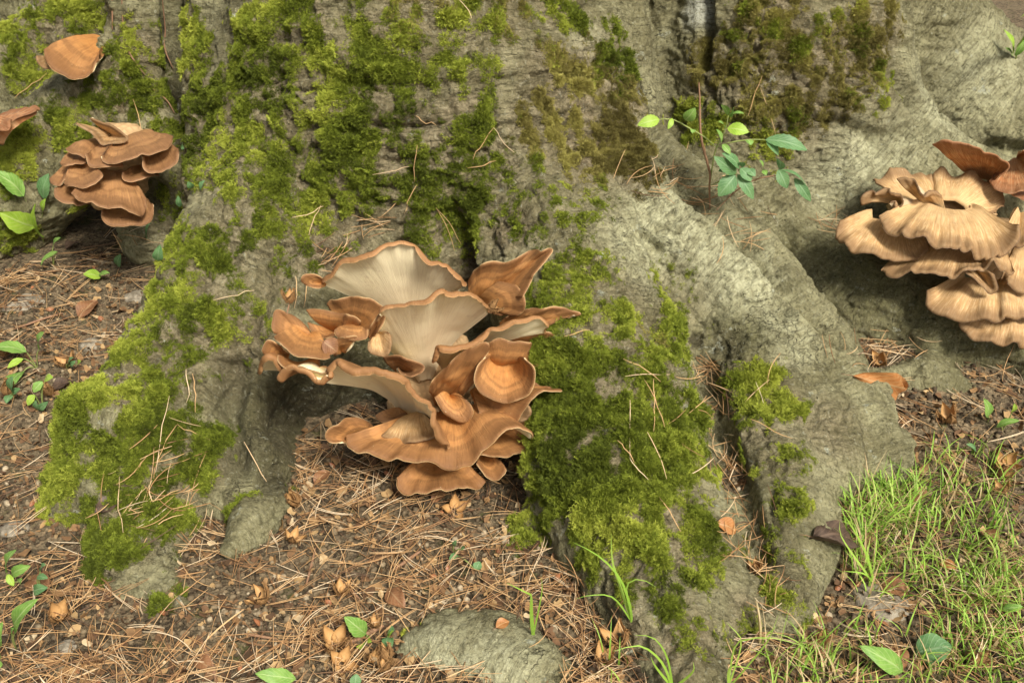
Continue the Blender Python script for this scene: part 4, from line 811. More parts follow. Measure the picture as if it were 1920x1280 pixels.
# needles caught in the furrows between the roots
spots = [(1345,760,60,70),(1370,870,50,60),(1320,690,30,30),(1390,980,45,50),(1270,350,70,22),(1330,380,50,20),(1400,430,40,25),(1230,330,40,20),(1560,420,40,15),(1640,650,70,30),(620,480,30,20),(300,880,80,60),(280,960,90,40),(700,420,40,30),(1060,1130,90,50),(1100,1200,90,50),(1440,1090,40,60),(230,440,60,30),(590,1190,80,40)]
cs_, ns_, an_ = [], [], []
for (px, py, sx, sy) in spots:
    for _ in range(26 if py > 600 else 14):
        q, nn = hit(px + random.gauss(0, sx * .6), py + random.gauss(0, sy * .6)); cs_.append(q + nn * .004); ns_.append(nn); an_.append(random.gauss(1.0, .7) if py < 1000 else random.random() * 6.28)
cs_ = np.array(cs_); ns_ = np.array(ns_); n = len(cs_); L = .045 + .05 * RNG.random(n)
pa = needle_paths(cs_, ns_, np.array(an_), L, RNG.normal(0, .3, n), np.abs(RNG.normal(0, .008, (n, 2))))
V, F = tubes(pa, .0007 + .0004 * RNG.random(n)); o = mesh_np('pine_needles', V, F, NEEDLE_M); attr(o, 'tint', np.repeat(np.clip(.5 + RNG.normal(0, .25, n), 0, 1), 18)); tag(o, 'drifts of dry needles caught in the furrows between roots', 'needle litter', kind='stuff')
# single needles that stand out on the bark and moss: from, to
SING = [(780,215,822,243),(920,245,885,300),(920,245,965,288),(705,335,765,312),(783,275,787,340),(785,350,758,398),(815,385,850,472),(815,385,862,460),(550,415,610,390),(608,390,575,445),(860,0,885,40),(880,315,925,313),
 (1165,670,1230,715),(1170,700,1252,705),(1210,710,1240,800),(1215,712,1222,805),(1212,808,1245,900),(1230,930,1268,1005),(1180,860,1215,905),(1155,825,1190,870),(1185,750,1180,860),(1410,790,1480,825),(1060,640,1110,615),
 (345,690,355,750),(360,700,362,770),(320,740,300,890),(330,800,400,830),(280,900,292,970),(300,870,330,800),(250,960,330,915),(225,890,240,1000),(540,655,600,640),(530,640,535,690),(470,830,500,905),(560,520,552,580),(575,515,570,580),
 (260,560,330,540),(400,565,470,545),(255,190,275,260),(90,140,30,185),(210,260,235,270),(1430,150,1402,215),(1425,165,1450,260),(1900,640,1870,720),(1290,270,1270,330),(1080,1100,1060,1200),(985,1060,1050,1160),(640,470,655,440)]
for i, (x0, y0, x1, y1) in enumerate(SING):
    A = []
    for t in np.linspace(0, 1, 6):
        q, nn = hit(x0 + (x1 - x0) * t, y0 + (y1 - y0) * t); A.append(q + nn * (.011 + .004 * math.sin(t * 3 + i)))
    A = np.array(A); ln = np.linspace(0, 1, 6)[:, None]; st = A[0] * (1 - ln) + A[-1] * ln; A = .35 * A + .65 * np.maximum(st, st); A += np.array([0, -.006, .004]) ; A[:, 0] += .004 * np.sin(ln[:, 0] * 3.14) * random.choice((-1, 1))
    V, F = tubes(A[None], [.00105]); o = mesh_np('pine_needle', V - A[0], F, NEEDLE_M); o.location = A[0]; attr(o, 'tint', np.full(len(V), .5 + .4 * random.random()))
    rg = 'on the mossy trunk above the largest fungus' if y0 < 520 and 500 < x0 < 1000 else 'on the broad mossy root right of the largest fungus' if 980 < x0 < 1300 and y0 > 520 else 'on the mossy root at the lower left' if x0 < 620 and y0 > 450 else 'on bark at the far left' if x0 < 480 else 'on bark at the right'
    tag(o, 'single dry tan pine needle lying ' + rg, 'pine needle', 'needles ' + rg)

# ------------------------------------------------------------------ green leaves and seedlings
def leaf_mat(name, a, b, vein):
    m = NT(name, .5, .4); uv = m.node('ShaderNodeUVMap').outputs[0]; sp = m.node('ShaderNodeSeparateXYZ'); m.l.new(uv, sp.inputs[0]); u, v = sp.outputs[0], sp.outputs[1]; oc = m.coord()
    c = m.mix(m.ramp(m.noise(oc, 45, 4, .6), .35, .65, 0, 1), a, b)
    d = m.math('ABSOLUTE', m.math('SUBTRACT', v, .5)); mid = m.ramp(d, .02, .06, 1, 0)
    w = m.math('ADD', u, m.math('MULTIPLY', d, -.7)); fr = m.math('ABSOLUTE', m.math('SUBTRACT', m.math('FRACT', m.math('MULTIPLY', w, 7)), .5)); side = m.math('MULTIPLY', m.ramp(fr, .05, .13, 1, 0), .5)
    c = m.mix(m.math('MAXIMUM', mid, side), c, vein); m.color(c); m.bump(m.math('MAXIMUM', mid, side), .3, .002)
    tr = m.node('ShaderNodeBsdfTranslucent'); m.set(tr.inputs['Color'], c); ms = m.node('ShaderNodeMixShader'); ms.inputs[0].default_value = .3
    m.l.new(m.b.outputs[0], ms.inputs[1]); m.l.new(tr.outputs[0], ms.inputs[2]); m.l.new(ms.outputs[0], m.n['Material Output'].inputs['Surface']); return m.m
GRN = leaf_mat('green_leaf', rgb(.17, .33, .055), rgb(.25, .42, .085), rgb(.36, .50, .17))
DGRN = leaf_mat('bluish_leaf', rgb(.10, .22, .075), rgb(.16, .30, .11), rgb(.24, .38, .18))
YGRN = leaf_mat('fresh_leaf', rgb(.28, .45, .04), rgb(.36, .52, .06), rgb(.42, .55, .14))
DEAD = leaf_mat('dry_leaf', rgb(.22, .10, .045), rgb(.33, .16, .07), rgb(.40, .24, .12))
DARK = leaf_mat('dark_dead_leaf', rgb(.07, .045, .03), rgb(.13, .085, .055), rgb(.17, .11, .07))
ORNG = leaf_mat('orange_leaf', rgb(.42, .17, .05), rgb(.52, .24, .08), rgb(.55, .32, .14))
STEM_M = NT('green_stem', .6).m; STEM_M.node_tree.nodes['Principled BSDF'].inputs['Base Color'].default_value = rgb(.26, .30, .09)
_t = NT('twig_bark', .8); _t.color(_t.mix(_t.noise(_t.coord(), 120, 4, .6), rgb(.16, .085, .045), rgb(.36, .21, .12))); TWIG = _t.m
def leaf_shape(A, Bp, W, facing, serr=0.0, cup=.15, arch=.12, jag=0.0, wide=.45, seed=0, crumple=0.0):
    """lamina from base A to tip Bp, half-width W, turned to facing"""
    A, Bp = np.asarray(A), np.asarray(Bp); ax = Bp - A; L = np.linalg.norm(ax); ax = ax / L; f = np.asarray(facing, float); f = f - ax * (f @ ax); f /= np.linalg.norm(f); sd = np.cross(f, ax)
    K, J = 15, 7; u = np.linspace(0, 1, K); pr = np.sin(math.pi * u ** (math.log(.5) / math.log(wide))) ** .8; r = np.random.default_rng(seed); V, UV = [], []
    for i in range(K):
        w = pr[i] * W * (1 + (serr if i % 2 else -serr) * .5) * (1 - jag * r.random()) + 1e-4
        for j in range(J):
            s = j / (J - 1) * 2 - 1; V.append(A + ax * L * u[i] + sd * s * w + f * (arch * L * math.sin(math.pi * u[i]) + cup * abs(s) ** 1.5 * w + crumple * L * math.sin(u[i] * 9 + s * 4 + seed) * .5)); UV.append((u[i], j / (J - 1)))
    V = np.array(V); I = np.arange(K * J).reshape(K, J); F = np.stack([I[:-1, :-1], I[1:, :-1], I[1:, 1:], I[:-1, 1:]], -1).reshape(-1, 4)
    return V, F, np.array(UV)
def set_uv(o, UV):
    l = o.data.uv_layers.new(name='UVMap'); li = np.empty(len(o.data.loops), np.int32); o.data.loops.foreach_get('vertex_index', li); l.data.foreach_set('uv', UV[li].astype(np.float32).ravel())
TOCAM = np.array([0, -.62, .78])
def add_leaf(parent, a, b, W, mat, facing=None, name='leaf', **k):
    V, F, UV = leaf_shape(a, b, W, TOCAM + RNG.normal(0, .25, 3) if facing is None else facing, seed=int(RNG.integers(1e6)), **k)
    o = mesh_np(name, V - np.array(parent.location), F, mat, parent); set_uv(o, UV); return o
def add_stem(parent, pts, r, mat=STEM_M, name='stem'):
    pts, _ = cr(np.array(pts), 10); V, F = tubes(pts[None], [r], 5); return mesh_np(name, V - np.array(parent.location), F, mat, parent)
def plant(root, label, leaves, mat=GRN, name='seedling', stems=True, sr=.0016, lift=.03, **k):
    """root px; leaves: (base px, tip px, half-width px[, mat[, dY]])"""
    q, nn = hit(*root); e = empty(name, tuple(q)); tag(e, label, 'plant', 'small green plants'); s = pxsize(q)
    for lf in leaves:
        (ax, ay), (bx, by), w = lf[:3]; m = lf[3] if len(lf) > 3 and lf[3] else mat; dY = lf[4] if len(lf) > 4 else 0.0
        def at(x, y, extra):
            h, _ = hit(x, y); Yv = min(q[1] - lift * .6 + dY, h[1] - .012) + extra; return P(x, y, Yv)
        a, b = at(ax, ay, 0), at(bx, by, -.012)
        add_leaf(e, a, b, w * s, m, **{'jag': .14, 'crumple': .03, **k})
        if stems: add_stem(e, [q - [0, 0, .004], (q + a) / 2 + np.array([0, -.004, .008]), a], sr)
    return e
plant((82,452), 'fresh dock-like seedling with long pale leaves below the left brown fungus', [((45,368),(-12,322),20,GRN),((66,425),(-2,398),22,YGRN),((82,445),(66,382),8,YGRN),((82,372),(92,325),15,DGRN),((80,395),(86,372),6,YGRN)], lift=.05)
plant((100,500), 'small tattered leaf cluster at the foot of the dock-like seedling', [((108,472),(76,498),10,GRN),((100,460),(114,445),6,GRN)])
plant((186,522), 'two-leaved yellow-green seedling below the left brown fungus', [((190,520),(156,514),13,YGRN),((186,515),(206,512),6,GRN)])
plant((225,498), 'round bluish leaf on the litter beside the big mossy root', [((222,500),(226,476),9,DGRN)])
plant((300,480), 'bluish round leaf against the mossy root foot', [((296,490),(300,458),10,DGRN)])
plant((70,688), 'long-leaved seedling with holed leaves at the left edge', [((50,660),(-14,652),19,GRN),((74,652),(82,622),13,GRN),((44,672),(14,690),8,YGRN),((44,696),(14,735),15,GRN)])
plant((28,745), 'bluish three-leaved seedling beside a brown husk at the left edge', [((24,735),(24,705),12,DGRN),((20,740),(12,756),8,DGRN),((24,736),(38,728),6,DGRN)])
plant((80,765), 'sprawling shoot with narrow yellow-green leaflets left of the mossy root', [((84,712),(100,708),9,YGRN),((80,715),(62,735),9,GRN),((66,740),(52,760),9,YGRN),((72,768),(68,750),7,DGRN),((72,768),(90,752),7,DGRN)])
plant((125,690), 'pair of tiny bluish leaves beside the pale stone', [((128,684),(138,670),7,DGRN),((132,686),(142,676),5,DGRN),((146,682),(152,676),5,YGRN)])
plant((30,1215), 'tall leaf standing at the lower left corner', [((28,1185),(70,1122),17,GRN),((24,1186),(26,1178),8,GRN)], lift=.05)
plant((18,1100), 'upright narrow-leaved seedling above the lower left corner', [((14,1072),(30,1030),13,GRN),((22,1076),(58,1060),11,GRN),((14,1076),(26,1098),7,YGRN),((36,1090),(42,1084),6,GRN)], lift=.04)
plant((78,1112), 'dark crinkled leaves on brown husks at the lower left', [((62,1108),(90,1100),11,DGRN),((76,1068),(86,1058),7,DGRN),((70,1080),(90,1084),7,DGRN)])
plant((4,1240), 'green leaves cut by the left edge near the bottom', [((0,1210),(4,1165),11,GRN),((2,1240),(-12,1255),8,GRN)], lift=.04)
plant((688,1192), 'two large smooth oval green leaves in the litter near the bottom', [((686,1188),(645,1155),17,GRN),((688,1197),(668,1212),10,YGRN),((690,1194),(697,1203),7,YGRN)])
plant((728,1196), 'small stacked bluish leaves right of the oval leaves', [((728,1186),(734,1172),7,DGRN),((728,1190),(738,1182),6,YGRN),((726,1194),(724,1212),9,DGRN),((730,1196),(736,1212),8,DGRN)])
plant((515,1285), 'broad pale leaf cut by the bottom edge', [((555,1272),(478,1262),16,GRN)], lift=.02)
plant((665,1290), 'bluish leaf at the bottom edge beside husks', [((668,1262),(664,1290),11,DGRN)])
plant((850,1035), 'dark ivy sprig in the litter beside the mossy root', [((858,1040),(842,1048),7,DGRN),((850,1022),(856,1012),5,DGRN),((868,1030),(874,1022),5,DGRN),((892,1068),(900,1052),9,DGRN)])
plant((1852,790), 'upright pale oval leaf beside the dark low root', [((1852,782),(1844,746),10,GRN)], lift=.03)
plant((1880,805), 'flat oval leaf lying by the right edge', [((1868,800),(1912,788),9,GRN),((1898,772),(1902,756),6,YGRN)])
plant((1820,840), 'small bluish leaf among the grass tips', [((1830,846),(1812,832),7,DGRN)])
plant((1895,1140), 'pale narrow leaf lying in grass by the right edge', [((1880,1140),(1918,1136),8,GRN)])
plant((1905,110), 'bright green weed sprig at the upper right corner', [((1900,100),(1882,55),6,YGRN),((1902,95),(1925,20),7,YGRN),((1904,105),(1925,70),7,GRN),((1898,105),(1885,90),5,GRN)], lift=.02)
plant((1660,1252), 'lobed green leaf beside a curled brown leaf at the bottom right', [((1692,1258),(1612,1210),21,GRN)], lift=.015, stems=False)
plant((1748,1220), 'large torn bluish-green leaf near the bottom right corner', [((1716,1225),(1786,1210),31,DGRN)], lift=.02, stems=False, jag=.15)
plant((372,350), 'ivy leaves clinging to moss right of the left brown fungus', [((375,356),(384,338),7,DGRN),((360,352),(352,340),7,DGRN),((338,388),(334,366),6,DGRN),((345,280),(342,268),6,DGRN)], stems=False, lift=.01)
plant((285,432), 'hanging bluish leaf below the left brown fungus', [((276,448),(282,418),8,DGRN)], stems=False)
# the elder sapling between the roots
q0, _ = hit(1332, 386); el = empty('elder_sapling', tuple(q0)); tag(el, 'leafy elder sapling with a bare brown stem growing between two roots', 'sapling', 'small green plants'); Ye = q0[1] - .03
pe = lambda x, y, d=0.0: P(1180 + x / 5.333, 160 + y / 5.333, Ye + d)
add_stem(el, [q0 - [0, 0, .01], pe(800, 1000), pe(805, 850), pe(735, 620), pe(705, 400), pe(705, 180), pe(695, -30)], .0030, TWIG)
add_stem(el, [pe(805, 1010), pe(830, 800), pe(870, 625), pe(960, 440), pe(990, 300)], .0019)
add_stem(el, [pe(870, 620), pe(740, 510), pe(600, 430, -.01), pe(440, 345, -.02), pe(300, 340, -.03)], .0017)
add_stem(el, [pe(870, 620), pe(1000, 575), pe(1200, 545, -.01), pe(1360, 545, -.02)], .0017)
add_stem(el, [pe(820, 1000), pe(960, 930, -.02), pe(1080, 880, -.03)], .0015); add_stem(el, [pe(870, 1250), pe(1040, 1080), pe(1240, 950, -.02), pe(1480, 900, -.03), pe(1600, 900, -.03)], .0017, TWIG)
s = 5.333
for a, b, w, m in [((300,340),(80,400),11,YGRN),((430,330),(385,440),5,YGRN),((560,350),(660,225),11,GRN),((985,300),(920,195),7,GRN),((995,300),(1040,225),9,GRN),((1000,300),(1150,285),7,GRN),((960,430),(890,365),6,GRN),((980,430),(1195,470),12,YGRN),
  ((920,580),(870,440),6,GRN),((930,590),(1010,690),6,GRN),((1360,545),(1780,650),14,DGRN),((1370,555),(1490,700),9,DGRN),((1180,545),(1215,600),8,GRN),((1065,885),(845,710),12,DGRN),((1100,830),(925,680),11,DGRN),((1060,900),(890,1110),16,DGRN),((1080,890),(1240,1140),11,DGRN),
  ((1110,830),(1220,960),11,DGRN),((1180,840),(1260,910),8,DGRN),((1130,820),(1115,770),6,DGRN),((1490,840),(1580,1030),11,DGRN),((1500,840),(1490,740),11,DGRN),((1510,845),(1760,990),9,DGRN),((1650,930),(1815,1160),9,DGRN),((940,880),(890,860),5,DGRN),((1330,850),(1300,750),6,GRN),((1340,850),(1370,900),5,GRN),((640,440),(630,480),5,GRN)]:
    add_leaf(el, pe(*a, -.03), pe(*b, -.045), w * pxsize(q0), m, serr=.12)
# bare creeper stems on the trunk at the left
def creeper(pts, label, r=.0022):
    A = []
    for x, y in pts: q, nn = hit(x, y); A.append(q + nn * .006)
    e = empty('creeper_stem', tuple(A[-1])); add_stem(e, A, r, TWIG); tag(e, label, 'creeper', 'creepers on the trunk'); return e
creeper([(214,-10),(214,40),(215,55)], 'short straight creeper stem at the top left of the trunk'); creeper([(230,-10),(232,60),(245,100),(270,140)], 'long creeper stem running down the mossy trunk lobe'); creeper([(300,-5),(312,60),(310,90),(328,130)], 'creeper stem in the dark furrow of the trunk'); creeper([(290,165),(310,190),(325,215)], 'creeper stem end at the bottom of the dark furrow')

# ------------------------------------------------------------------ beech husks, nuts, dead leaves, stones, twigs
hk = NT('husk_outside', .9, .1); hoc = hk.coord(); hk.color(hk.mix(hk.noise(hoc, 160, 4, .7), rgb(.20, .095, .035), rgb(.46, .27, .11))); hk.bump(hk.noise(hoc, 420, 3, .7), 1.0, .006)
hi_ = NT('husk_inside', .6, .3); hi_.color(hi_.mix(hi_.noise(hi_.coord(), 90, 3, .6), rgb(.36, .18, .06), rgb(.54, .33, .13)))
def valve(seed):
    r = np.random.default_rng(seed); K, J = 8, 7; V = []
    for i in range(K):
        u = i / (K - 1); w = .0075 * math.sin(math.pi * min(1, .22 + u * .78)) ** .7 * (1.02 - u ** 3 * .9)
        for j in range(J):
            s = j / (J - 1) * 2 - 1; V.append((.003 + .02 * u, s * w, .0055 * s * s * (1 - .3 * u) + .014 * u * u + r.normal(0, .0003)))
    V = np.array(V); Vo = V - np.array([0, 0, .0016]); I = np.arange(K * J).reshape(K, J); F = np.stack([I[:-1, :-1], I[1:, :-1], I[1:, 1:], I[:-1, 1:]], -1).reshape(-1, 4)
    n = K * J; loop = np.concatenate([I[:, 0], I[-1, 1:], I[-2::-1, -1], I[0, -2:0:-1]]); a = loop; b = np.roll(loop, -1)
    Vs, Fs = [], []                  # bristles on the outside
    for q in range(26):
        c = Vo[r.integers(n)]; d = np.array([r.normal(0, .5), r.normal(0, .6), -1.0]); d /= np.linalg.norm(d); t = np.array([.0006, 0, 0]); m0 = 2 * n + len(Vs); Vs += [c - t, c + t, c + d * .0045, c + d * .0045 + t * .2]; Fs.append((m0, m0 + 1, m0 + 3, m0 + 2))
    me_V = np.concatenate([V, Vo, np.array(Vs)]); me_F = np.concatenate([F, F[:, ::-1] + n, np.stack([a, b, b + n, a + n], 1), np.array(Fs)])
    o = mesh_np('valve', me_V, me_F, hi_.m, link=False); o.data.materials.append(hk.m)
    mi = np.zeros(len(me_F), np.int32); mi[len(F):] = 1; o.data.polygons.foreach_set('material_index', mi); return o.data
VALVES = [valve(i) for i in range(4)]
def husk(px, py, size, label, open_=.5, spin=None, tilt=None, onz=0.0):
    q, nn = hit(px, py); e = empty('beech_husk', tuple(q + np.array([0, 0, .008 + onz]))); e.rotation_euler = (random.gauss(.35, .35) if tilt is None else tilt, random.gauss(0, .4), random.random() * 6.28 if spin is None else spin); s = 1.1 * size * pxsize(q) / .036; e.scale = (s, s, s)
    for i in range(4):
        v = bpy.data.objects.new('valve', random.choice(VALVES)); COL.objects.link(v); v.parent = e; v.rotation_euler = (0, -(1.2 - 1.2 * open_) + random.gauss(0, .12), i * math.pi / 2 + random.gauss(0, .12))
    V, F = tubes(np.array([[[0, 0, .002], [0.001, 0, -.006], [.003, .001, -.014], [.004, .002, -.02]]]), [.0013], 5); st = mesh_np('stalk', V, F, TWIG, e)
    tag(e, label, 'beech husk', 'empty beech husks on the ground'); return e
HUSKS = [(852,962,44,'gaping four-pointed beech husk below the lowest fungus cap'),(560,950,46,'open pale husk in the litter left of the fungus foot'),(548,1020,36,'pale split husk in the needles under the left root'),(725,880,30,'pale husk pieces just below the left lower cap'),
 (500,1130,46,'flattened red-brown husk left of the two oval leaves'),(628,1215,56,'large bristly open husk below the oval leaves'),(700,1240,40,'dark rounded husk beside the stone-like root hump'),(730,1245,44,'orange husk with splayed valves touching the root hump'),(720,1265,34,'tan husk at the bottom edge by the root hump'),
 (110,1165,52,'tan star-shaped husk near the lower left corner'),(130,690,36,'brown husk on needles beside the tiny bluish leaves'),(12,745,44,'round bristly husk at the left edge'),(10,672,34,'curled brown husk under the holed leaf'),(1650,685,36,'upright orange husk behind the pale root tip'),
 (1780,795,46,'star-shaped pale husk on dry needles behind the grass'),(1880,880,46,'orange-brown husk in grass near the right edge'),(1870,900,38,'second husk beside the orange one in the grass'),(1420,1080,38,'dark bristly husk in the furrow between two roots'),(1820,1250,52,'bristly red-brown husk at the bottom right'),
 (1530,1215,46,'brown husk at the bottom by the grass blades'),(1160,1215,60,'large brown husk in the needle drift at the foot of the mossy root'),(1130,1245,48,'dark husk below the large one in the needle drift'),(640,1120,40,'weathered husk above the oval leaves'),(1010,700,0,''),(640,1250,50,'fuzzy flattened husk at the bottom left of the hump'),
 (700,1180,30,'small bristly husk right above the oval leaves'),(100,745,36,'half-buried husk left of the big mossy root'),(1880,930,34,'pale husk shell in the sparse grass'),(1350,830,0,''),(450,880,0,''),(1700,640,0,'')]
for h in HUSKS:
    if h[2]: husk(*h, open_=random.uniform(.35, .8))
q = P(544, 578, 1.77); e = husk(560, 950, 34, 'small orange husk caught on top of the left caps of the largest fungus', .5); e.location = tuple(q + np.array([0, 0, .012])); q = P(918, 582, 1.86); e = husk(560, 950, 34, 'pale husk lodged behind the funnel-shaped cap of the largest fungus', .5); e.location = tuple(q)
NUT_M = NT('beech_nut', .45, .45); NUT_M.color(NUT_M.mix(NUT_M.noise(NUT_M.coord('Object'), 150, 3, .6), rgb(.20, .075, .035), rgb(.40, .17, .07))); NUT_M = NUT_M.m
def nut_mesh(i):
    K, J = 7, 5; V = []
    for a in range(K):
        u = a / (K - 1); w = .0052 * math.sin(math.pi * u) ** .6 * (1.2 - .5 * u)
        for j in range(J): s = j / (J - 1) * 2 - 1; V.append(((u - .5) * .017, s * w, .0045 * (1 - s * s) * math.sin(math.pi * u) - .001 * i))
    V = np.array(V); I = np.arange(K * J).reshape(K, J); F = np.stack([I[:-1, :-1], I[1:, :-1], I[1:, 1:], I[:-1, 1:]], -1).reshape(-1, 4); n = len(V)
    return mesh_np('beech_nut', np.concatenate([V, V * [1, .96, .35] - [0, 0, .0008]]), np.concatenate([F, F[:, ::-1] + n]), NUT_M, link=False).data
NUTS = [nut_mesh(i) for i in range(3)]
gp = ground_points(70)
for p_ in gp:
    o = bpy.data.objects.new('beech_nut', random.choice(NUTS)); COL.objects.link(o); o.location = p_ + np.array([0, 0, .006]); o.rotation_euler = (random.gauss(0, .6), random.gauss(0, .5), random.random() * 6.28); s = random.uniform(.7, 1.35); o.scale = (s, s * random.uniform(.8, 1.2), s)
    rg = ('on the soil left of the big mossy root' if p_[0] < -.62 else 'in the needle litter below the largest fungus' if p_[0] < .1 else 'in the thin grass at the lower right' if p_[1] < 1.9 else 'in the litter behind the grey root') if not (-.1 < p_[0] < .45 and p_[1] < 1.7) else 'in the needle drift at the foot of the mossy root'
    tag(o, 'small red-brown beech nut shell ' + rg, 'beech nut', 'beech nut shells ' + rg)
def dead_leaf(a, b, w, mat, label, lift=.012, name='dead_leaf', Yd=None, **k):
    qa, na = hit(*a); qb, nb = hit(*b); e = empty(name, tuple(qa)); up_ = np.array([0, -.25, .95]) if na[2] > .5 else na
    A = qa + up_ * lift * .6 if Yd is None else P(*a, Yd); B = qb + up_ * lift if Yd is None else P(*b, Yd)
    k.setdefault('crumple', .06); k.setdefault('cup', .3); add_leaf(e, A, B, w * pxsize(qa), mat, up_ + RNG.normal(0, .15, 3) if Yd is None else TOCAM, 'lamina', **k); V, F = tubes(np.array([[A, A - (B - A) * .12, A - (B - A) * .25 + [0, 0, -.002]]]), [.0008], 4); mesh_np('stalk', V - np.array(e.location), F, TWIG, e)
    return tag(e, label, 'dead leaf', 'fallen dead leaves')
dead_leaf((605,640),(632,660), 16, DEAD, 'dark red folded leaf lying among the left caps of the largest fungus', Yd=1.715)
dead_leaf((1342,985),(1378,1002), 17, ORNG, 'glossy orange-brown leaf in the needle furrow between two roots')
dead_leaf((1520,1010),(1600,1035), 32, DARK, 'large dark brown leaf at the foot of the grey root beside grass', crumple=.1); dead_leaf((180,965),(232,945), 18, DARK, 'dark crumpled leaf lying on the mossy root foot', crumple=.1)
dead_leaf((1600,705),(1690,725), 26, ORNG, 'large orange-brown fan-shaped flake lying behind the grey root tip', cup=.1)
dead_leaf((1650,1100),(1700,1120), 22, DEAD, 'tan dead leaf in the thin grass'); dead_leaf((1660,1215),(1690,1262), 24, DEAD, 'curled brown leaf between the two large green leaves'); dead_leaf((1520,1200),(1545,1240), 20, DEAD, 'brown curled leaf at the bottom by grass blades')
dead_leaf((150,600),(185,570), 18, DEAD, 'pinkish-brown leaf scrap above the pale stone'); dead_leaf((60,1090),(95,1110), 22, DEAD, 'flat brown leaf under the crinkled green leaves'); dead_leaf((125,470),(150,460), 12, DARK, 'small dark leaf below the left brown fungus')
dead_leaf((730,1110),(760,1145), 18, DEAD, 'torn red-brown leaf in the middle of the litter'); dead_leaf((810,945),(835,930), 12, DEAD, 'red-brown leaf scrap under the lowest fungus cap'); dead_leaf((590,910),(620,890), 13, DEAD, 'curled brown leaf strip left of the lowest cap')
dead_leaf((1700,940),(1735,925), 14, DEAD, 'brown leaf under the long grass'); dead_leaf((1760,1060),(1790,1075), 13, ORNG, 'small orange leaf in the sparse grass'); dead_leaf((100,735),(140,720), 16, DARK, 'dark leaf beside the half-buried husk'); dead_leaf((1840,1000),(1870,1020), 14, DEAD, 'brown scrap of leaf near the right edge')
dead_leaf((370,1240),(400,1262), 15, DEAD, 'brown leaf in needles near the bottom left'); dead_leaf((930,1180),(955,1170), 11, ORNG, 'small orange leaf beside the stone-like root hump')
ST = NT('grey_stone', .9, .2); so = ST.coord(); ST.color(ST.mix(ST.ramp(ST.noise(so, 60, 5, .65), .35, .65, 0, 1), rgb(.15, .125, .085), rgb(.32, .275, .20))); ST.bump(ST.noise(so, 90, 6, .7), .7, .006)
def stone(px, py, rpx, label, flat=.6):
    q, nn = hit(px, py); s = rpx * pxsize(q); V, F = ico(3, (s, s * .9, s * flat), px, .3, 1.2); o = mesh_np('stone', V, F, ST.m); o.location = tuple(q + np.array([0, s * .4, -s * .12])); tag(o, label, 'stone', 'stones in the litter')
stone(168, 650, 22, 'rounded pale stone left of the big mossy root'); stone(40, 575, 40, 'half-buried grey stone at the left edge', .4); stone(255, 560, 26, 'dark grey stone against the mossy root flank', .5); stone(20, 1000, 30, 'grey stone by the left edge under the mossy root tip', .45); stone(120, 1220, 22, 'earthy pale clod near the lower left corner', .5); stone(1660, 1140, 60, 'flat grey stone showing through the needles at the right', .3)
def twig(pts, r, label):
    A = []
    for x, y in pts: q, nn = hit(x, y); A.append(q + np.array([0, -.003, .007]))
    e = empty('twig', tuple(A[0])); add_stem(e, A, r, TWIG); tag(e, label, 'twig', 'twigs in the litter')
twig([(640,1215),(680,1195),(720,1175)], .006, 'thick pale broken twig beside the oval leaves'); twig([(625,1080),(650,1100),(675,1125)], .0035, 'grey lichen-flecked twig in the middle of the litter'); twig([(575,1100),(588,1050),(592,1030)], .003, 'purplish thin twig left of the litter centre'); twig([(380,1205),(400,1250),(410,1290)], .004, 'dark twig at the bottom left'); twig([(740,1070),(790,1035)], .004, 'short pale wood splinter in the litter'); twig([(1840,900),(1890,905)], .004, 'pale twig in grass at the right edge'); twig([(460,1190),(520,1200)], .003, 'thin dark twig left of the bristly husk'); twig([(30,620),(80,602),(120,590)], .0035, 'straight grey twig at the left edge')

# ------------------------------------------------------------------ grass
def blades(roots, lens, wid, lean, tints, kk=7):
    n = len(roots); az = RNG.random(n) * 6.283; dr = np.stack([np.cos(az), np.sin(az), 0 * az], 1); t = np.linspace(0, 1, kk)[None, :, None]
    p = roots[:, None] + np.array([0, 0, 1.0]) * (lens[:, None, None] * (t - lean[:, None, None] * .55 * t * t)) + dr[:, None] * (lens * lean)[:, None, None] * (t ** 1.8) * .95
    sd_ = np.stack([-np.sin(az + RNG.normal(0, .6, n)), np.cos(az), 0 * az], 1); sd_ /= np.linalg.norm(sd_, axis=1, keepdims=True); w = wid[:, None, None] * (1.02 - t ** 2.2) * .5; f = np.cross(sd_, np.array([0, 0, 1.0]))
    V = np.stack([p - sd_[:, None] * w, p + f[:, None] * w * .35, p + sd_[:, None] * w], 2); I = np.arange(n * kk * 3).reshape(n, kk, 3)
    F = np.stack([I[:, :-1, :-1], I[:, :-1, 1:], I[:, 1:, 1:], I[:, 1:, :-1]], -1).reshape(-1, 4); return V.reshape(-1, 3), F, np.repeat(tints, kk * 3)
GRASS_M = tint_mat('grass_blade', [(0, (.42, .28, .13)), (.22, (.58, .45, .23)), (.3, (.19, .34, .04)), (.65, (.30, .50, .06)), (1, (.48, .64, .13))], 'GEOMETRY', .5, .3, 40, .1, .35)
G_AREAS = [(1560,880,1720,1010,150,95),(1640,850,1900,1000,110,80),(1600,980,1900,1130,150,70),(1750,1100,1920,1270,110,60),(1520,1180,1920,1300,80,60),(1420,1200,1560,1300,40,80),(1560,860,1660,900,40,80),(1800,1020,1925,1150,60,60),(1130,1180,1260,1290,16,80),(1540,1000,1660,1080,40,90)]
rt, ln_, tt = [], [], []
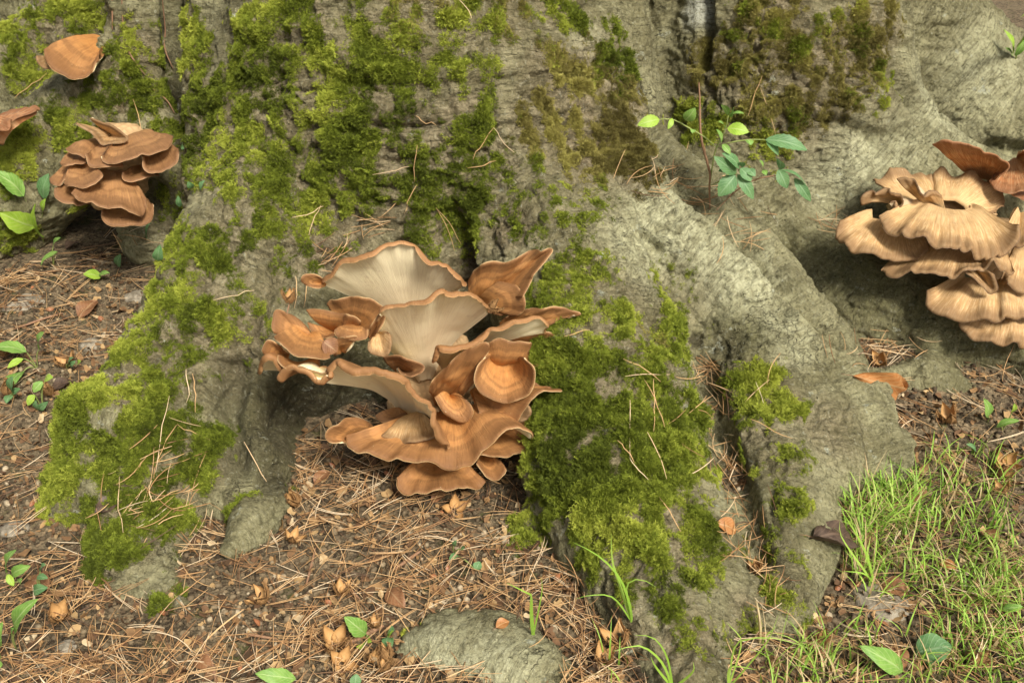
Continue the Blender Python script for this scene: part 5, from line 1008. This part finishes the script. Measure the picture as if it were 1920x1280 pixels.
for x0, y0, x1, y1, cnt, L in G_AREAS:
    for _ in range(int(cnt * 2.8)):
        q, nn = hit(random.uniform(x0, x1), random.uniform(y0, y1))
        if TREEZ.find_nearest(Vector(q))[3] < .012: continue
        rt.append(q); ln_.append(L * random.uniform(.35, 1.4) * .001); tt.append(random.uniform(.32, 1) if random.random() < .7 else random.uniform(0, .24))
rt = np.array(rt); n = len(rt); V, F, T = blades(rt, np.array(ln_), 0.0016 + .0026 * RNG.random(n), .35 + .6 * RNG.random(n), np.array(tt))
o = mesh_np('grass', V, F, GRASS_M); attr(o, 'tint', T); tag(o, 'thin green grass mixed with straw at the lower right', 'grass', kind='stuff')
def tuft(label, items):
    q, nn = hit(*items[0][0][0]); e = empty('grass_tuft', tuple(q)); tag(e, label, 'grass tuft', 'grass tufts at the root foot')
    for pts, w in items:
        A = []
        for i, (x, y) in enumerate(pts): A.append(P(x, y, q[1] - .012 * i - .004) if i else q)
        A, _ = cr(np.array(A), 10); T_ = np.gradient(A, axis=0); sd_ = np.cross(T_, TOCAM); sd_ /= np.linalg.norm(sd_, axis=1, keepdims=True); ww = (w * .00072 * (1.05 - np.linspace(0, 1, 10) ** 2.5) * .5)[:, None]
        V = np.stack([A - sd_ * ww, A + TOCAM * ww * .3, A + sd_ * ww], 1).reshape(-1, 3); I = np.arange(30).reshape(10, 3); F = np.stack([I[:-1, :-1], I[:-1, 1:], I[1:, 1:], I[1:, :-1]], -1).reshape(-1, 4)
        o = mesh_np('blade', V - np.array(e.location), F, GRASS_M, e); attr(o, 'tint', np.full(30, random.uniform(.55, .9)))
tuft('broad grass blades rising in front of the mossy root', [(((1185,1165),(1180,1130),(1160,1080),(1120,1040),(1074,1016)),6),(((1185,1165),(1160,1090),(1148,1050),(1146,1000)),7),(((1185,1165),(1175,1100),(1200,1085),(1230,1100)),5),(((1185,1165),(1150,1120),(1110,1115),(1080,1122)),4)])
tuft('bent grass blades beside the stone-like root hump', [(((1000,1190),(997,1150),(996,1118),(990,1112),(950,1092)),7),(((1000,1190),(996,1160),(994,1125)),8),(((1018,1150),(1016,1110),(1014,1080)),4)])
tuft('arching grass blades at the bottom centre right', [(((1262,1290),(1240,1240),(1200,1210),(1150,1220)),6),(((1262,1290),(1250,1230),(1225,1195),(1190,1190)),5),(((1300,1290),(1298,1260),(1300,1240)),6),(((1262,1290),(1230,1250),(1220,1230)),6)])
tuft('spindly grass stalk crossing the lower root tip', [(((1365,1290),(1375,1220),(1390,1200),(1450,1195),(1520,1215)),4),(((1370,1250),(1390,1205),(1370,1175),(1362,1165)),4),(((1365,1290),(1400,1250),(1440,1200),(1460,1150)),4),(((1330,1285),(1370,1250),(1420,1255)),4)])
tuft('tall grass blades on the dark leaf beside the grey root', [(((1640,1095),(1625,1040),(1605,1000),(1580,960)),8),(((1582,1060),(1580,1010),(1575,975)),6),(((1640,1100),(1620,1075),(1580,1070)),5),(((1700,1235),(1690,1180),(1685,1150)),5)])
